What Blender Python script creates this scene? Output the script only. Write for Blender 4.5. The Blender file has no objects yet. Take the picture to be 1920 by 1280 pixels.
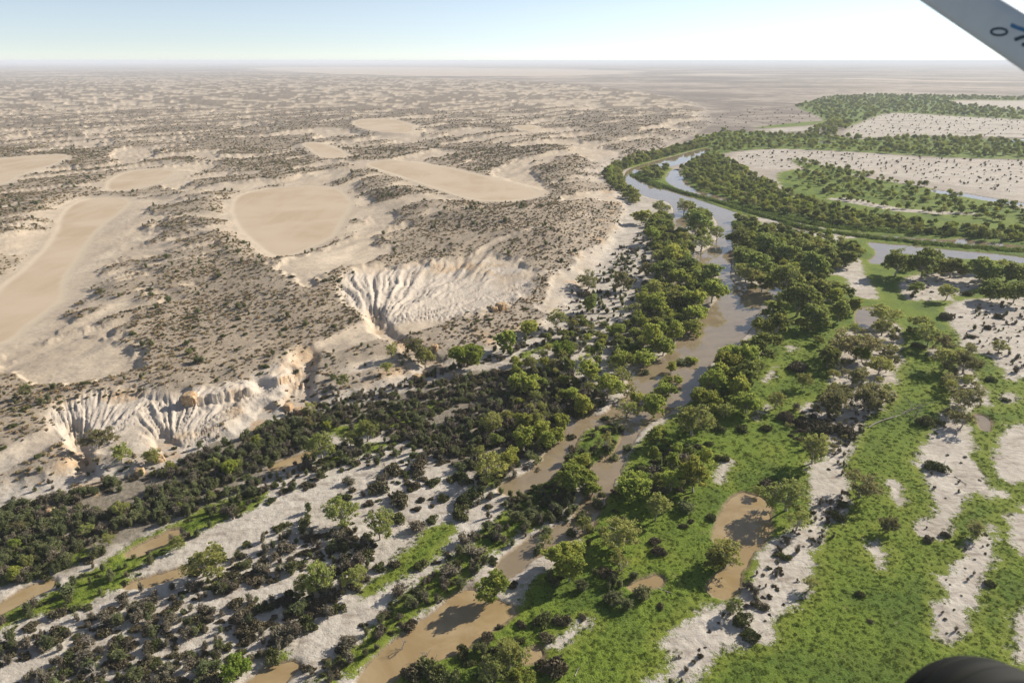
import bpy, math, random
import numpy as np
from mathutils import Vector, Matrix

# ------------------------------------------------------------------ camera, sky, sun, exposure
scene = bpy.context.scene
col = scene.collection
R = math.radians
H = 150.0                       # flying height above the floodplain, metres
FPX = 1280.0                    # focal length in pixels of a 1920 px wide picture (24 mm)
PITCH = math.atan(526.0 / FPX)  # downward tilt
SUN_AZ, SUN_EL = R(58), R(26)   # azimuth measured to the right of the view direction

cam_d = bpy.data.cameras.new('camera')
cam_d.sensor_width = 36.0
cam_d.lens = 24.0
cam_d.clip_start = 0.05
cam_d.clip_end = 400000.0
cam_d.dof.use_dof = True
cam_d.dof.focus_distance = 600.0
cam_d.dof.aperture_fstop = 3.2
cam = bpy.data.objects.new('camera', cam_d)
cam.location = (0, 0, H)
cam.rotation_euler = (math.pi / 2 - PITCH, 0, 0)
col.objects.link(cam)
scene.camera = cam

world = bpy.data.worlds.new('World')
scene.world = world
world.use_nodes = True
wn = world.node_tree
sky = wn.nodes.new('ShaderNodeTexSky')
sky.sky_type = 'NISHITA'
sky.sun_disc = False
sky.sun_elevation = SUN_EL
sky.sun_rotation = SUN_AZ
sky.altitude = 0
sky.air_density = 0.62
sky.dust_density = 0.0
sky.ozone_density = 2.0
bg = wn.nodes['Background']
bg.inputs['Strength'].default_value = 0.084
hsv = wn.nodes.new('ShaderNodeHueSaturation')
hsv.inputs['Saturation'].default_value = 0.62
wn.links.new(sky.outputs[0], hsv.inputs['Color'])
wn.links.new(hsv.outputs[0], bg.inputs['Color'])

sun_d = bpy.data.lights.new('sun', 'SUN')
sun_d.energy = 5.0
sun_d.angle = R(0.53)
sun_d.color = (1.0, 0.91, 0.78)
sun = bpy.data.objects.new('sun', sun_d)
sdir = Vector((math.sin(SUN_AZ) * math.cos(SUN_EL), math.cos(SUN_AZ) * math.cos(SUN_EL), math.sin(SUN_EL)))
sun.rotation_euler = sdir.to_track_quat('Z', 'Y').to_euler()
sun.location = (300, 100, 400)
col.objects.link(sun)

scene.view_settings.view_transform = 'Standard'
scene.view_settings.look = 'None'
scene.view_settings.gamma = 1.0
scene.view_settings.use_curve_mapping = False
scene.view_settings.exposure = 0.66
scene.render.engine = 'CYCLES'
cy = scene.cycles
cy.use_denoising = True
cy.max_bounces = 5
cy.diffuse_bounces = 2
cy.glossy_bounces = 2
cy.transmission_bounces = 2
cy.transparent_max_bounces = 4
cy.volume_bounces = 1
cy.use_adaptive_sampling = True
cy.adaptive_threshold = 0.015
scene.render.film_transparent = False

# ------------------------------------------------------------------ projection helpers
CP, SP = math.cos(PITCH), math.sin(PITCH)

def ray(px, py):
    a = (np.asarray(px, float) - 960.0) / FPX
    b = (640.0 - np.asarray(py, float)) / FPX
    return a, CP + b * SP, -SP + b * CP      # direction x, y, z

def U(px, py, z=0.0):
    """ground point at height z seen in the direction of a picture point"""
    dx, dy, dz = ray(px, py)
    t = (z - H) / np.minimum(dz, -1e-4)
    return dx * t, dy * t

def project(x, y, z):
    zc = y * CP - (z - H) * SP
    yc = y * SP + (z - H) * CP
    return 960 + FPX * x / zc, 640 - FPX * yc / zc, zc

def cam_pt(px, py, depth):
    dx, dy, dz = ray(px, py)
    return Vector((dx * depth, dy * depth, H + dz * depth))

# ------------------------------------------------------------------ noise
def _hash(ix, iy, seed):
    h = (ix.astype(np.int64) * 374761393 + iy.astype(np.int64) * 668265263 + seed * 1442695041) & 0xFFFFFFFF
    h = ((h ^ (h >> 13)) * 1274126177) & 0xFFFFFFFF
    h = ((h ^ (h >> 16)) * 2246822519) & 0xFFFFFFFF
    return (h ^ (h >> 15)) & 0xFFFFFFFF

_G = np.array([[math.cos(a), math.sin(a)] for a in np.linspace(0, 2 * math.pi, 64, endpoint=False)])

def noise(x, y, seed=0):
    """gradient noise, about -0.7..0.7"""
    xi, yi = np.floor(x), np.floor(y)
    fx, fy = x - xi, y - yi
    u = fx * fx * fx * (fx * (fx * 6 - 15) + 10)
    v = fy * fy * fy * (fy * (fy * 6 - 15) + 10)
    out = 0
    for ox in (0, 1):
        for oy in (0, 1):
            g = _G[_hash(xi + ox, yi + oy, seed) & 63]
            w = (u if ox else 1 - u) * (v if oy else 1 - v)
            out = out + w * (g[..., 0] * (fx - ox) + g[..., 1] * (fy - oy))
    return out

def fbm(x, y, seed=0, octs=4, gain=0.5):
    s, a, t = 0, 1.0, 0
    for i in range(octs):
        s = s + a * noise(x * 2 ** i + 17.3 * i, y * 2 ** i - 9.1 * i, seed + i)
        t += a
        a *= gain
    return s / t * 1.5

def ridged(x, y, seed=0, octs=3, gain=0.5):
    s, a, t = 0, 1.0, 0
    for i in range(octs):
        s = s + a * (1 - np.abs(noise(x * 2 ** i + 7.7 * i, y * 2 ** i + 3.3 * i, seed + i)) * 2.2)
        t += a
        a *= gain
    return s / t

def sstep(a, b, x):
    t = np.clip((x - a) / (b - a), 0, 1)
    return t * t * (3 - 2 * t)

# ------------------------------------------------------------------ polygons
def chaikin(P, n=1, closed=True):
    P = np.asarray(P, float)
    for _ in range(n):
        Q = np.roll(P, -1, 0) if closed else P[1:]
        A = P if closed else P[:-1]
        N = np.empty((2 * len(A), P.shape[1]))
        N[0::2] = A * 0.75 + Q * 0.25
        N[1::2] = A * 0.25 + Q * 0.75
        if not closed:
            N = np.vstack([P[:1], N, P[-1:]])
        P = N
    return P

def sdf(poly, X, Y, m=40.0):
    """signed distance, positive inside, clipped to -m..m"""
    X = np.asarray(X, float); Y = np.asarray(Y, float)
    out = np.full(X.shape, -m)
    x0, y0 = poly.min(0) - m; x1, y1 = poly.max(0) + m
    k = np.nonzero((X > x0) & (X < x1) & (Y > y0) & (Y < y1))[0]
    if not len(k):
        return out
    x, y = X[k], Y[k]
    d2 = np.full(x.shape, 1e18); ins = np.zeros(x.shape, bool)
    n = len(poly)
    for i in range(n):
        ax, ay = poly[i]; bx, by = poly[(i + 1) % n]
        ex, ey = bx - ax, by - ay
        wx, wy = x - ax, y - ay
        t = np.clip((wx * ex + wy * ey) / (ex * ex + ey * ey + 1e-12), 0, 1)
        qx, qy = wx - t * ex, wy - t * ey
        np.minimum(d2, qx * qx + qy * qy, out=d2)
        if ay != by:
            ins ^= ((ay > y) != (by > y)) & (x < ex * (y - ay) / (by - ay) + ax)
    d = np.minimum(np.sqrt(d2), m)
    out[k] = np.where(ins, d, -d)
    return out

def line_dist(P, X, Y, m=250.0):
    """distance to a polyline of (x, y, value) and the value at the closest point"""
    d2 = np.full(X.shape, m * m); val = np.zeros(X.shape)
    lo = P[:, :2].min(0) - m; hi = P[:, :2].max(0) + m
    k = np.nonzero((X > lo[0]) & (X < hi[0]) & (Y > lo[1]) & (Y < hi[1]))[0]
    if not len(k):
        return np.full(X.shape, m), val
    x, y = X[k], Y[k]; dd = d2[k]; vv = val[k]
    for i in range(len(P) - 1):
        ax, ay, av = P[i]; bx, by, bv = P[i + 1]
        ex, ey = bx - ax, by - ay
        t = np.clip(((x - ax) * ex + (y - ay) * ey) / (ex * ex + ey * ey + 1e-12), 0, 1)
        q = (x - ax - t * ex) ** 2 + (y - ay - t * ey) ** 2
        b = q < dd
        dd = np.where(b, q, dd); vv = np.where(b, av + t * (bv - av), vv)
    d2[k] = dd; val[k] = vv
    return np.sqrt(d2), val

def PW(pts, z=0.0, n=1):
    P = np.array(pts, float)
    x, y = U(P[:, 0], P[:, 1], z)
    return chaikin(np.stack([x, y], 1), n)

# ------------------------------------------------------------------ traced layout (picture points -> ground)
UPLAND = PW([(-700, 1180), (-300, 1010), (0, 935), (60, 930), (150, 905), (300, 882), (345, 852), (420, 830), (480, 792), (545, 772), (620, 760),
             (700, 742), (790, 715), (835, 690), (900, 672), (985, 640), (1040, 610), (1075, 575), (1105, 530), (1135, 490),
             (1165, 440), (1185, 395), (1166, 362), (1142, 335), (1125, 318), (1180, 298), (1265, 274), (1310, 252), (1340, 232),
             (1330, 205), (1290, 188), (1200, 172), (1100, 160), (900, 150), (600, 140), (200, 133), (-500, 130), (-2200, 132), (-2600, 400), (-1500, 1200)])
PLAYAS = [  # polygon, height of the pan
    ([(-60, 640), (0, 545), (60, 500), (112, 440), (118, 405), (140, 382), (185, 370), (245, 374), (228, 395), (185, 425), (160, 455),
      (140, 490), (110, 525), (118, 560), (60, 600), (0, 650)], 4.0),
    ([(441, 400), (440, 380), (455, 363), (520, 352), (600, 348), (640, 358), (658, 385), (640, 410), (625, 440), (600, 455),
      (545, 478), (520, 482), (490, 460), (462, 435), (447, 415)], 6.0),
    ([(685, 308), (720, 300), (780, 305), (840, 315), (920, 335), (990, 352), (1012, 366), (980, 374), (920, 377), (880, 372),
      (820, 352), (760, 332), (715, 318)], 9.0),
    ([(657, 230), (690, 222), (740, 225), (775, 235), (770, 250), (730, 248), (690, 243)], 10.0),
    ([(202, 355), (208, 338), (240, 322), (300, 316), (330, 322), (310, 338), (270, 352), (225, 358)], 7.0),
    ([(566, 270), (590, 266), (640, 282), (650, 296), (615, 296), (592, 288), (585, 278)], 9.0),
    ([(-60, 340), (-20, 300), (60, 292), (130, 290), (110, 305), (40, 325), (0, 350)], 7.0),
    ([(960, 236), (1000, 234), (1010, 242), (985, 246)], 10.0),
]
PLAYAS = [(PW(p, z, 1), z) for p, z in PLAYAS]
RIDGES = [  # crest points with heights, width
    ([(715, 668, 9), (640, 590, 14), (570, 515, 18), (500, 450, 21), (432, 398, 20), (395, 372, 18), (430, 345, 17), (520, 330, 15), (620, 325, 12)], 62),
    ([(650, 300, 16), (700, 325, 19), (770, 362, 20), (850, 390, 20), (930, 396, 20), (1010, 385, 20), (1080, 360, 17)], 62),
    ([(900, 455, 12), (980, 430, 20), (1050, 425, 22), (1105, 420, 18), (1130, 400, 14)], 55),
    ([(1120, 350, 12), (1090, 320, 18), (1050, 290, 20), (1000, 262, 20), (900, 240, 19), (780, 225, 18), (640, 215, 18)], 90),
    ([(-150, 520, 14), (0, 435, 16), (70, 395, 17), (120, 362, 17), (190, 342, 15), (290, 305, 14), (420, 290, 14)], 60),
    ([(1330, 240, 8), (1230, 245, 18), (1150, 225, 20), (1080, 205, 20), (960, 190, 18)], 120),
    ([(160, 640, 7), (260, 560, 11), (330, 500, 14), (420, 440, 17)], 50),
    ([(990, 590, 7), (1030, 560, 11), (1060, 500, 14), (1070, 450, 16)], 45),
    ([(-250, 840, 9), (0, 830, 9), (90, 770, 9), (200, 715, 9), (330, 705, 9), (450, 690, 10), (560, 650, 11)], 45),
]
def _rw(pts):
    P = np.array(pts, float)
    P[:, 2] *= 0.70
    x, y = U(P[:, 0], P[:, 1], P[:, 2])
    return chaikin(np.stack([x, y, P[:, 2]], 1), 2, False)
RIDGES = [(_rw(p), w) for p, w in RIDGES]

BOWLS = [  # gullied amphitheatres: rim polygon, outlet, rim height, outlet height, rills per radian
    ([(262, 792), (285, 762), (330, 750), (400, 744), (470, 722), (540, 690), (572, 668), (566, 712), (500, 748), (450, 772), (405, 800), (350, 826), (320, 838)],
     (322, 846), 6.0, 0.8, 22),
    ([(98, 800), (108, 778), (150, 758), (210, 745), (262, 735), (290, 745), (265, 772), (238, 805), (200, 826), (165, 838)], (150, 862), 6.0, 0.8, 18),
    ([(640, 555), (648, 520), (700, 503), (770, 498), (850, 488), (930, 486), (985, 503), (995, 535), (960, 560), (905, 572), (850, 590), (780, 592), (728, 606), (680, 590)],
     (708, 625), 10.0, 4.0, 30),
    ([(560, 700), (572, 690), (578, 720), (575, 760), (560, 768), (552, 740)], (560, 775), 8.0, 0.5, 8),
]
BOWLS = [(PW(p, (zr + zo) / 2, 1), U(o[0], o[1], zo), zr, zo, k) for p, o, zr, zo, k in BOWLS]
GULLIES = [  # incised channels on the bluff: (points, half width, depth)
    ([(700, 590), (708, 620), (735, 640), (790, 668), (835, 690)], 5.5, 3.2),
    ([(300, 815), (318, 838), (330, 862), (345, 880)], 3.5, 3.5),
    ([(140, 800), (150, 850), (160, 890), (175, 915)], 3.5, 3.0),
    ([(575, 670), (560, 720), (562, 760), (575, 790)], 6.0, 3.2),
    ([(470, 815), (480, 790), (500, 760)], 3.0, 2.0),
]
SCARPS = [(U(350, 757, 5.5), U(482, 728, 6.5), 3.6), (U(520, 716, 6.5), U(575, 672, 8.0), 2.2)]
GULLIES = [(_rw([(a, b, 4.0) for a, b in p]), w, d) for p, w, d in GULLIES]

WATER = {  # name -> (polygon, label)
    'river': ([(1338, 275), (1308, 281), (1273, 291), (1233, 301), (1200, 310), (1177, 319), (1171, 328), (1173, 352), (1204, 366), (1230, 374),
               (1252, 378), (1262, 386), (1266, 405), (1270, 432), (1280, 440), (1290, 425), (1287, 398), (1285, 380), (1305, 386), (1330, 396),
               (1343, 410), (1348, 425), (1352, 440), (1336, 463), (1308, 478), (1303, 494), (1323, 500), (1350, 508), (1348, 524), (1352, 549),
               (1344, 570), (1325, 582), (1312, 605), (1298, 624), (1277, 636), (1265, 648), (1256, 664), (1219, 681), (1183, 698), (1180, 716),
               (1186, 738), (1155, 754), (1143, 776), (1105, 782), (1066, 795), (1054, 812), (1046, 832), (1028, 845), (1018, 867), (982, 892),
               (950, 904), (932, 918), (960, 926), (990, 918), (1043, 886), (1060, 858), (1080, 830), (1086, 808), (1115, 796), (1150, 790),
               (1172, 801), (1166, 822), (1155, 848), (1124, 866), (1106, 882), (1119, 905), (1108, 930), (1086, 950), (1074, 982), (1030, 994),
               (998, 1008), (972, 1028), (945, 1048), (934, 1066), (946, 1086), (975, 1064), (1005, 1042), (1035, 1022), (1095, 1000), (1108, 985),
               (1128, 940), (1150, 905), (1162, 880), (1166, 856), (1184, 828), (1200, 803), (1216, 790), (1268, 764), (1298, 745), (1304, 723),
               (1322, 706), (1326, 680), (1346, 668), (1377, 648), (1394, 628), (1413, 606), (1416, 584), (1458, 566), (1468, 548), (1452, 526),
               (1431, 534), (1388, 538), (1368, 526), (1368, 505), (1370, 490), (1374, 471), (1369, 459), (1371, 427), (1368, 413), (1392, 409),
               (1412, 415), (1420, 411), (1392, 402), (1360, 392), (1319, 378), (1277, 363), (1262, 359), (1235, 350), (1217, 344), (1194, 330),
               (1188, 322), (1225, 316), (1262, 311), (1278, 307), (1302, 297), (1318, 287)], 'winding muddy river running up the middle of the floodplain'),
    'side_channel': ([(1260, 318), (1249, 331), (1250, 341), (1279, 357), (1308, 367), (1340, 375), (1374, 382), (1362, 371), (1337, 365), (1304, 357), (1290, 345), (1282, 334), (1270, 319)],
                     'bright narrow channel beyond the reedy levee at the river fork'),
    'brown_pool': ([(884, 1103), (850, 1118), (830, 1135), (803, 1160), (762, 1193), (735, 1208), (700, 1243), (668, 1292), (722, 1292), (748, 1252), (780, 1235), (821, 1230), (858, 1223), (895, 1193),
                    (950, 1160), (966, 1142), (940, 1130), (910, 1126), (892, 1112)], 'big tan pool crossed by a tree shadow at bottom centre'),
    'muddy_creek': ([(448, 1292), (503, 1252), (540, 1240), (560, 1250), (530, 1274), (512, 1292)], 'tan creek end at the bottom edge left of centre'),
    'meadow_pond': ([(1341, 992), (1358, 957), (1378, 928), (1405, 924), (1432, 936), (1445, 950), (1442, 970), (1443, 1000), (1415, 1028), (1406, 1042), (1394, 1060), (1382, 1074), (1370, 1068), (1381, 1046), (1376, 1020), (1339, 1015)],
                    'tan pond with tree shadow beside the right meadow'),
    'round_pond': ([(1328, 1102), (1351, 1074), (1377, 1064), (1386, 1086), (1379, 1112), (1348, 1122)], 'small tan pond below the olive tree'),
    'puddle': ([(1182, 1099), (1200, 1086), (1237, 1080), (1241, 1093), (1218, 1099), (1192, 1106)], 'small tan puddle half hidden by grey bushes'),
    'dark_pool': ([(981, 1240), (999, 1219), (1017, 1215), (1014, 1229), (996, 1241)], 'tiny tan puddle beside the round charcoal shrub'),
    'waterhole': ([(1606, 584), (1622, 575), (1643, 577), (1649, 590), (1636, 613), (1606, 611)], 'little sky-blue waterhole between sand and trees'),
    'clay_pond': ([(1828, 776), (1848, 780), (1860, 797), (1850, 808), (1836, 800)], 'pale grey pond ringed by green at right'),
    'wetland_channel': ([(1622, 452), (1664, 458), (1714, 460), (1773, 468), (1811, 471), (1861, 475), (1930, 484), (1930, 494), (1859, 486), (1828, 485), (1758, 483), (1700, 475), (1668, 471), (1665, 494), (1625, 494), (1650, 474)],
                        'silver wetland channel in front of the long reed bank'),
    'reed_channel': ([(1590, 433), (1640, 441), (1697, 445), (1784, 451), (1806, 445), (1820, 451), (1872, 456), (1920, 462), (1920, 469), (1881, 464), (1806, 462), (1741, 458), (1679, 451), (1620, 442)],
                     'thin silver channel behind the long reed bank'),
    'reed_pool': ([(1430, 416), (1452, 418), (1500, 422), (1524, 427), (1532, 438), (1500, 437), (1450, 428), (1432, 428)], 'small silver pool among reeds right of the river'),
    'far_streak': ([(1740, 355), (1802, 361), (1850, 370), (1930, 382), (1930, 388), (1850, 376), (1800, 367), (1750, 361)], 'thin far water streak below the right sand plain'),
    'far_pool': ([(1535, 262), (1559, 265), (1562, 270), (1540, 268)], 'tiny bright pool in the nearer far tree belt'),
    'far_glint': ([(1624, 184), (1640, 181), (1642, 185), (1630, 188)], 'bright water glint in the farthest tree belt'),
    'left_wash': ([(-20, 1142), (40, 1108), (92, 1085), (100, 1095), (55, 1120), (-20, 1158)], 'shallow tan wash at the left edge'),
    'scrub_wash': ([(236, 1034), (290, 1010), (332, 990), (338, 1000), (292, 1026), (246, 1044)], 'shallow tan wash between green strip and sand track'),
    'track_wash': ([(236, 1096), (300, 1078), (368, 1055), (376, 1066), (304, 1090), (246, 1104)], 'narrow tan wash left of the big olive tree'),
    'upper_wash': ([(505, 876), (545, 858), (590, 842), (596, 850), (556, 868), (512, 886)], 'short tan wash among bushes below the bluff'),
    'edge_water': ([(1895, 262), (1940, 261), (1940, 267), (1900, 267)], 'thin pale water at the right edge of the far belt'),
}
WATERP = {k: PW(v[0], 0.0, 1) for k, v in WATER.items()}

GRASS = [
    [(690, 1300), (745, 1245), (960, 1148), (985, 1085), (1100, 1025), (1060, 990), (1150, 925), (1165, 870), (1230, 800), (1290, 760), (1350, 690), (1420, 620),
     (1480, 590), (1560, 560), (1640, 520), (1700, 480), (1960, 470), (2200, 900), (2100, 1400), (700, 1400)],
    [(980, 900), (1065, 830), (1150, 780), (1250, 740), (1280, 760), (1230, 790), (1190, 800), (1160, 860), (1110, 880), (1080, 910), (1050, 960), (920, 1040), (880, 1100),
     (800, 1150), (720, 1225), (640, 1290), (560, 1290), (600, 1255), (640, 1225), (700, 1180), (760, 1105), (830, 1060), (900, 1000), (940, 960), (960, 920)],
    [(800, 983), (863, 986), (821, 1048), (806, 1066), (732, 1099), (673, 1120), (688, 1096), (729, 1066), (732, 1040), (771, 1019)],
    [(510, 905), (440, 930), (386, 950), (297, 992), (208, 1040), (166, 1076), (59, 1130), (-40, 1160), (-40, 1195), (60, 1165), (119, 1146), (166, 1142), (223, 1108), (285, 1086), (240, 1088), (327, 1030), (416, 980), (500, 940)],
    [(-40, 1005), (36, 1008), (110, 1020), (180, 1030), (150, 1060), (60, 1085), (-40, 1110)],
    [(480, 1290), (500, 1225), (540, 1205), (560, 1235), (530, 1260)],
    [(600, 800), (680, 790), (760, 770), (840, 745), (860, 755), (780, 790), (700, 815), (620, 825)],
    [(560, 870), (640, 850), (720, 830), (760, 830), (700, 850), (620, 880)],
    [(870, 925), (920, 890), (950, 880), (930, 905), (890, 930)],
    [(990, 655), (1060, 630), (1080, 640), (1020, 660), (960, 680)],
    [(1215, 410), (1250, 400), (1255, 425), (1220, 430)],
    [(1440, 600), (1500, 570), (1560, 590), (1540, 640), (1480, 680), (1420, 720), (1400, 690)],
    # far greens
    [(1450, 326), (1480, 318), (1520, 320), (1600, 330), (1700, 345), (1800, 365), (1920, 392), (1980, 410), (1980, 455), (1800, 440), (1650, 415), (1550, 392), (1470, 360)],
    [(1475, 296), (1500, 300), (1560, 312), (1640, 326), (1560, 330), (1500, 315)],
    [(1573, 240), (1600, 230), (1632, 226), (1622, 238), (1605, 244)],
    [(1400, 242), (1450, 234), (1520, 228), (1560, 226), (1520, 236), (1450, 240)],
    [(1295, 264), (1350, 245), (1450, 252), (1560, 252), (1620, 264), (1700, 256), (1800, 259), (1940, 263), (1990, 300), (1800, 298), (1650, 288), (1560, 283), (1450, 279), (1380, 284), (1340, 292), (1310, 292)],
    [(1490, 197), (1560, 181), (1640, 178), (1800, 181), (1960, 185), (1960, 190), (1790, 187), (1765, 193), (1960, 212), (1960, 230), (1750, 216), (1700, 211), (1640, 219), (1600, 236), (1550, 233), (1530, 216), (1500, 206)],
    [(1260, 322), (1340, 290), (1400, 335), (1470, 360), (1560, 395), (1700, 415), (1960, 440), (1960, 480), (1700, 455), (1560, 432), (1440, 408), (1330, 372), (1280, 352)],
    [(1180, 300), (1330, 262), (1335, 275), (1250, 296), (1180, 318), (1150, 320)],
]
GRASS.append([(1180, 322), (1225, 312), (1264, 312), (1250, 336), (1280, 356), (1340, 375), (1420, 400), (1440, 412), (1380, 401), (1320, 381), (1262, 363), (1217, 348), (1190, 334)])
GRASS.append([(1335, 400), (1365, 408), (1420, 414), (1470, 426), (1440, 440), (1370, 430), (1350, 425)])
GRASS.append([(1590, 440), (1960, 470), (1960, 505), (1830, 503), (1690, 522), (1640, 540), (1560, 520), (1560, 470)])
GRASS.append([(1370, 420), (1440, 430), (1560, 450), (1640, 470), (1640, 520), (1560, 560), (1480, 590), (1430, 600), (1460, 560), (1440, 525), (1375, 518)])
GRASS = [PW(p, 0, 1) for p in GRASS]
REEDS = [([(1200,334),(1250,351),(1290,364),(1340,376),(1400,396),(1450,410),(1520,430),(1600,441),(1700,453),(1800,462),(1960,474)], 3.4),
         ([(1420,398),(1500,416),(1560,425),(1640,432),(1760,439),(1900,445)], 4.0), ([(1190,328),(1210,338),(1240,350)], 5.0), ([(1370,380),(1440,398),(1500,412)], 5.0)]
def strip(pts, w):
    P = np.array(pts, float); x, y = U(P[:, 0], P[:, 1], 0.4)
    L = chaikin(np.stack([x, y], 1), 1, False)
    T = np.gradient(L, axis=0); N = np.stack([-T[:, 1], T[:, 0]], 1); N /= np.linalg.norm(N, axis=1)[:, None]
    return np.vstack([L + N * w, (L - N * w)[::-1]])
GRASS += [strip(p, w * 1.3) for p, w in REEDS]
SANDS = [
    [(1207, 1285), (1238, 1261), (1262, 1256), (1262, 1240), (1285, 1220), (1249, 1220), (1238, 1201), (1278, 1178), (1290, 1162), (1306, 1141), (1350, 1143), (1380, 1130),
     (1420, 1090), (1413, 1047), (1440, 1020), (1480, 993), (1520, 980), (1527, 947), (1513, 893), (1520, 880), (1545, 860), (1553, 833), (1540, 800), (1500, 768),
     (1503, 756), (1553, 757), (1557, 707), (1573, 683), (1553, 645), (1590, 620), (1640, 600), (1680, 605), (1692, 626), (1689, 677), (1681, 719), (1658, 761),
     (1613, 792), (1599, 829), (1583, 880), (1590, 920), (1580, 937), (1583, 973), (1543, 987), (1533, 1023), (1527, 1060), (1527, 1093), (1497, 1120), (1487, 1143),
     (1453, 1160), (1453, 1193), (1440, 1207), (1367, 1213), (1340, 1230), (1311, 1266), (1295, 1285)],
    [(1743, 829), (1771, 784), (1785, 750), (1779, 719), (1800, 690), (1820, 690), (1840, 720), (1855, 745), (1857, 765), (1830, 757), (1812, 790), (1825, 830), (1820, 860),
     (1840, 887), (1853, 917), (1880, 915), (1887, 933), (1853, 933), (1827, 920), (1800, 950), (1780, 977), (1773, 1007), (1730, 1010), (1717, 993), (1727, 977), (1767, 977),
     (1757, 943), (1733, 893), (1717, 867), (1730, 845)],
    [(1760, 1077), (1813, 1047), (1827, 1017), (1847, 980), (1873, 983), (1863, 1027), (1847, 1067), (1827, 1127), (1813, 1173), (1793, 1203), (1760, 1200), (1753, 1150), (1767, 1110)],
    [(1660, 900), (1683, 900), (1693, 947), (1680, 953)],
    [(1627, 1020), (1653, 1017), (1650, 1067), (1641, 1060), (1639, 1046), (1623, 1043)],
    [(1774, 573), (1830, 560), (1990, 553), (2030, 700), (1920, 705), (1895, 718), (1875, 688), (1858, 668), (1802, 654), (1796, 620), (1774, 592)],
    [(1692, 522), (1740, 512), (1796, 500), (1830, 514), (1840, 536), (1796, 552), (1774, 566), (1700, 563), (1687, 545)],
    [(1540, 514), (1577, 494), (1570, 478), (1610, 480), (1622, 525), (1646, 550), (1641, 566), (1594, 552), (1588, 518)],
    [(1870, 812), (1930, 790), (1980, 880), (1935, 908), (1880, 905), (1862, 872)],
    [(1888, 970), (1930, 945), (1940, 1045), (1895, 1022)],
    [(1898, 1160), (1930, 1145), (1940, 1245), (1893, 1237), (1906, 1200)],
    [(1447, 692), (1456, 686), (1448, 706), (1428, 720)],
    [(1437, 757), (1440, 764), (1420, 786), (1412, 782)],
    [(1471, 647), (1495, 652), (1481, 665)],
    [(1748, 655), (1760, 655), (1758, 675), (1742, 668)],
    [(1875, 745), (1900, 735), (1905, 755), (1880, 760)],
    [(1340, 905), (1358, 862), (1368, 868), (1352, 908)],
    [(1050, 1200), (1095, 1165), (1102, 1172), (1062, 1206), (1030, 1215)],
    # far sand plains
    [(1363, 293), (1400, 283), (1463, 280), (1580, 284), (1697, 294), (1800, 299), (1990, 303), (1990, 380), (1920, 368), (1747, 341), (1613, 321), (1513, 306), (1480, 296), (1497, 313), (1463, 321), (1400, 312), (1380, 306)],
    [(1407, 244), (1547, 234), (1560, 240), (1453, 251)],
    [(1573, 247), (1633, 223), (1663, 211), (1713, 214), (1780, 218), (1990, 228), (1990, 261), (1780, 254), (1697, 254), (1613, 261)],
    [(1770, 191), (1990, 188), (1990, 211), (1800, 197)],
    [(1540, 372), (1600, 372), (1650, 385), (1720, 395), (1840, 400), (1830, 404), (1700, 400), (1600, 382)],
]
SANDS = [PW(p, 0, 1) for p in SANDS]
SCRUB = [  # dark leaf litter on the scrub ground on the lower left
    [(-60, 955), (60, 945), (200, 905), (330, 868), (430, 828), (560, 778), (650, 780), (610, 825), (545, 860), (500, 900), (400, 945), (300, 990), (200, 1045), (100, 1080), (-60, 1110)],
    [(600, 775), (720, 748), (830, 705), (950, 690), (1050, 690), (1130, 730), (1140, 760), (1070, 790), (1030, 835), (960, 890), (900, 905), (840, 880), (800, 840), (700, 810), (620, 800)],
    [(1150, 640), (1190, 600), (1200, 560), (1230, 520), (1225, 470), (1205, 430), (1262, 405), (1290, 440), (1300, 500), (1345, 520), (1350, 560), (1310, 600), (1260, 650), (1180, 690), (1140, 680)],
]
SCRUB = [PW(p, 0, 1) for p in SCRUB]
SALT = [PW(p, 0, 1) for p in [
    [(430, 127), (700, 126), (1000, 129), (1250, 134), (1150, 142), (900, 145), (700, 142), (560, 137)],
    [(1200, 140), (1330, 138), (1500, 141), (1400, 143)], [(1560, 146), (1760, 150), (1960, 158), (1700, 153)],
]]

# ------------------------------------------------------------------ ground height
WA = R(42)
def along(X, Y):
    return X * math.sin(WA) + Y * math.cos(WA), X * math.cos(WA) - Y * math.sin(WA)

def water_sdf(X, Y, m=12.0):
    d = np.full(X.shape, -m)
    for p in WATERP.values():
        d = np.maximum(d, sdf(p, X, Y, m))
    return d

def upland_sdf(X, Y):
    s = sdf(UPLAND, X, Y, 150.0)
    return s

TONGUE = []
BARE = []
def bare_noise(a, c, wx, wy, D, X, Y, st):
    """above zero in the wind-scoured hollows between the shrub-covered rises"""
    n = fbm((a + wx) / 190, (c + wy) / 56, 131, 4)
    n2 = fbm((a + wx) / 620, (c + wy) / 260, 137, 3)
    v = n + n2 * 0.45 - (0.22 - 0.16 * sstep(420, 1000, D))
    for P in TONGUE:
        w = sstep(-10, 10, sdf(P, X, Y, 25.0))
        v = np.maximum(v, w * (0.02 - st * 0.9) - (1 - w))
    for P in BARE:
        s = sdf(P, X, Y, 25.0)
        v = np.maximum(v, (s + fbm(X / 13, Y / 13, 141, 3) * 14 + 1) / 60)
    return v

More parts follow.
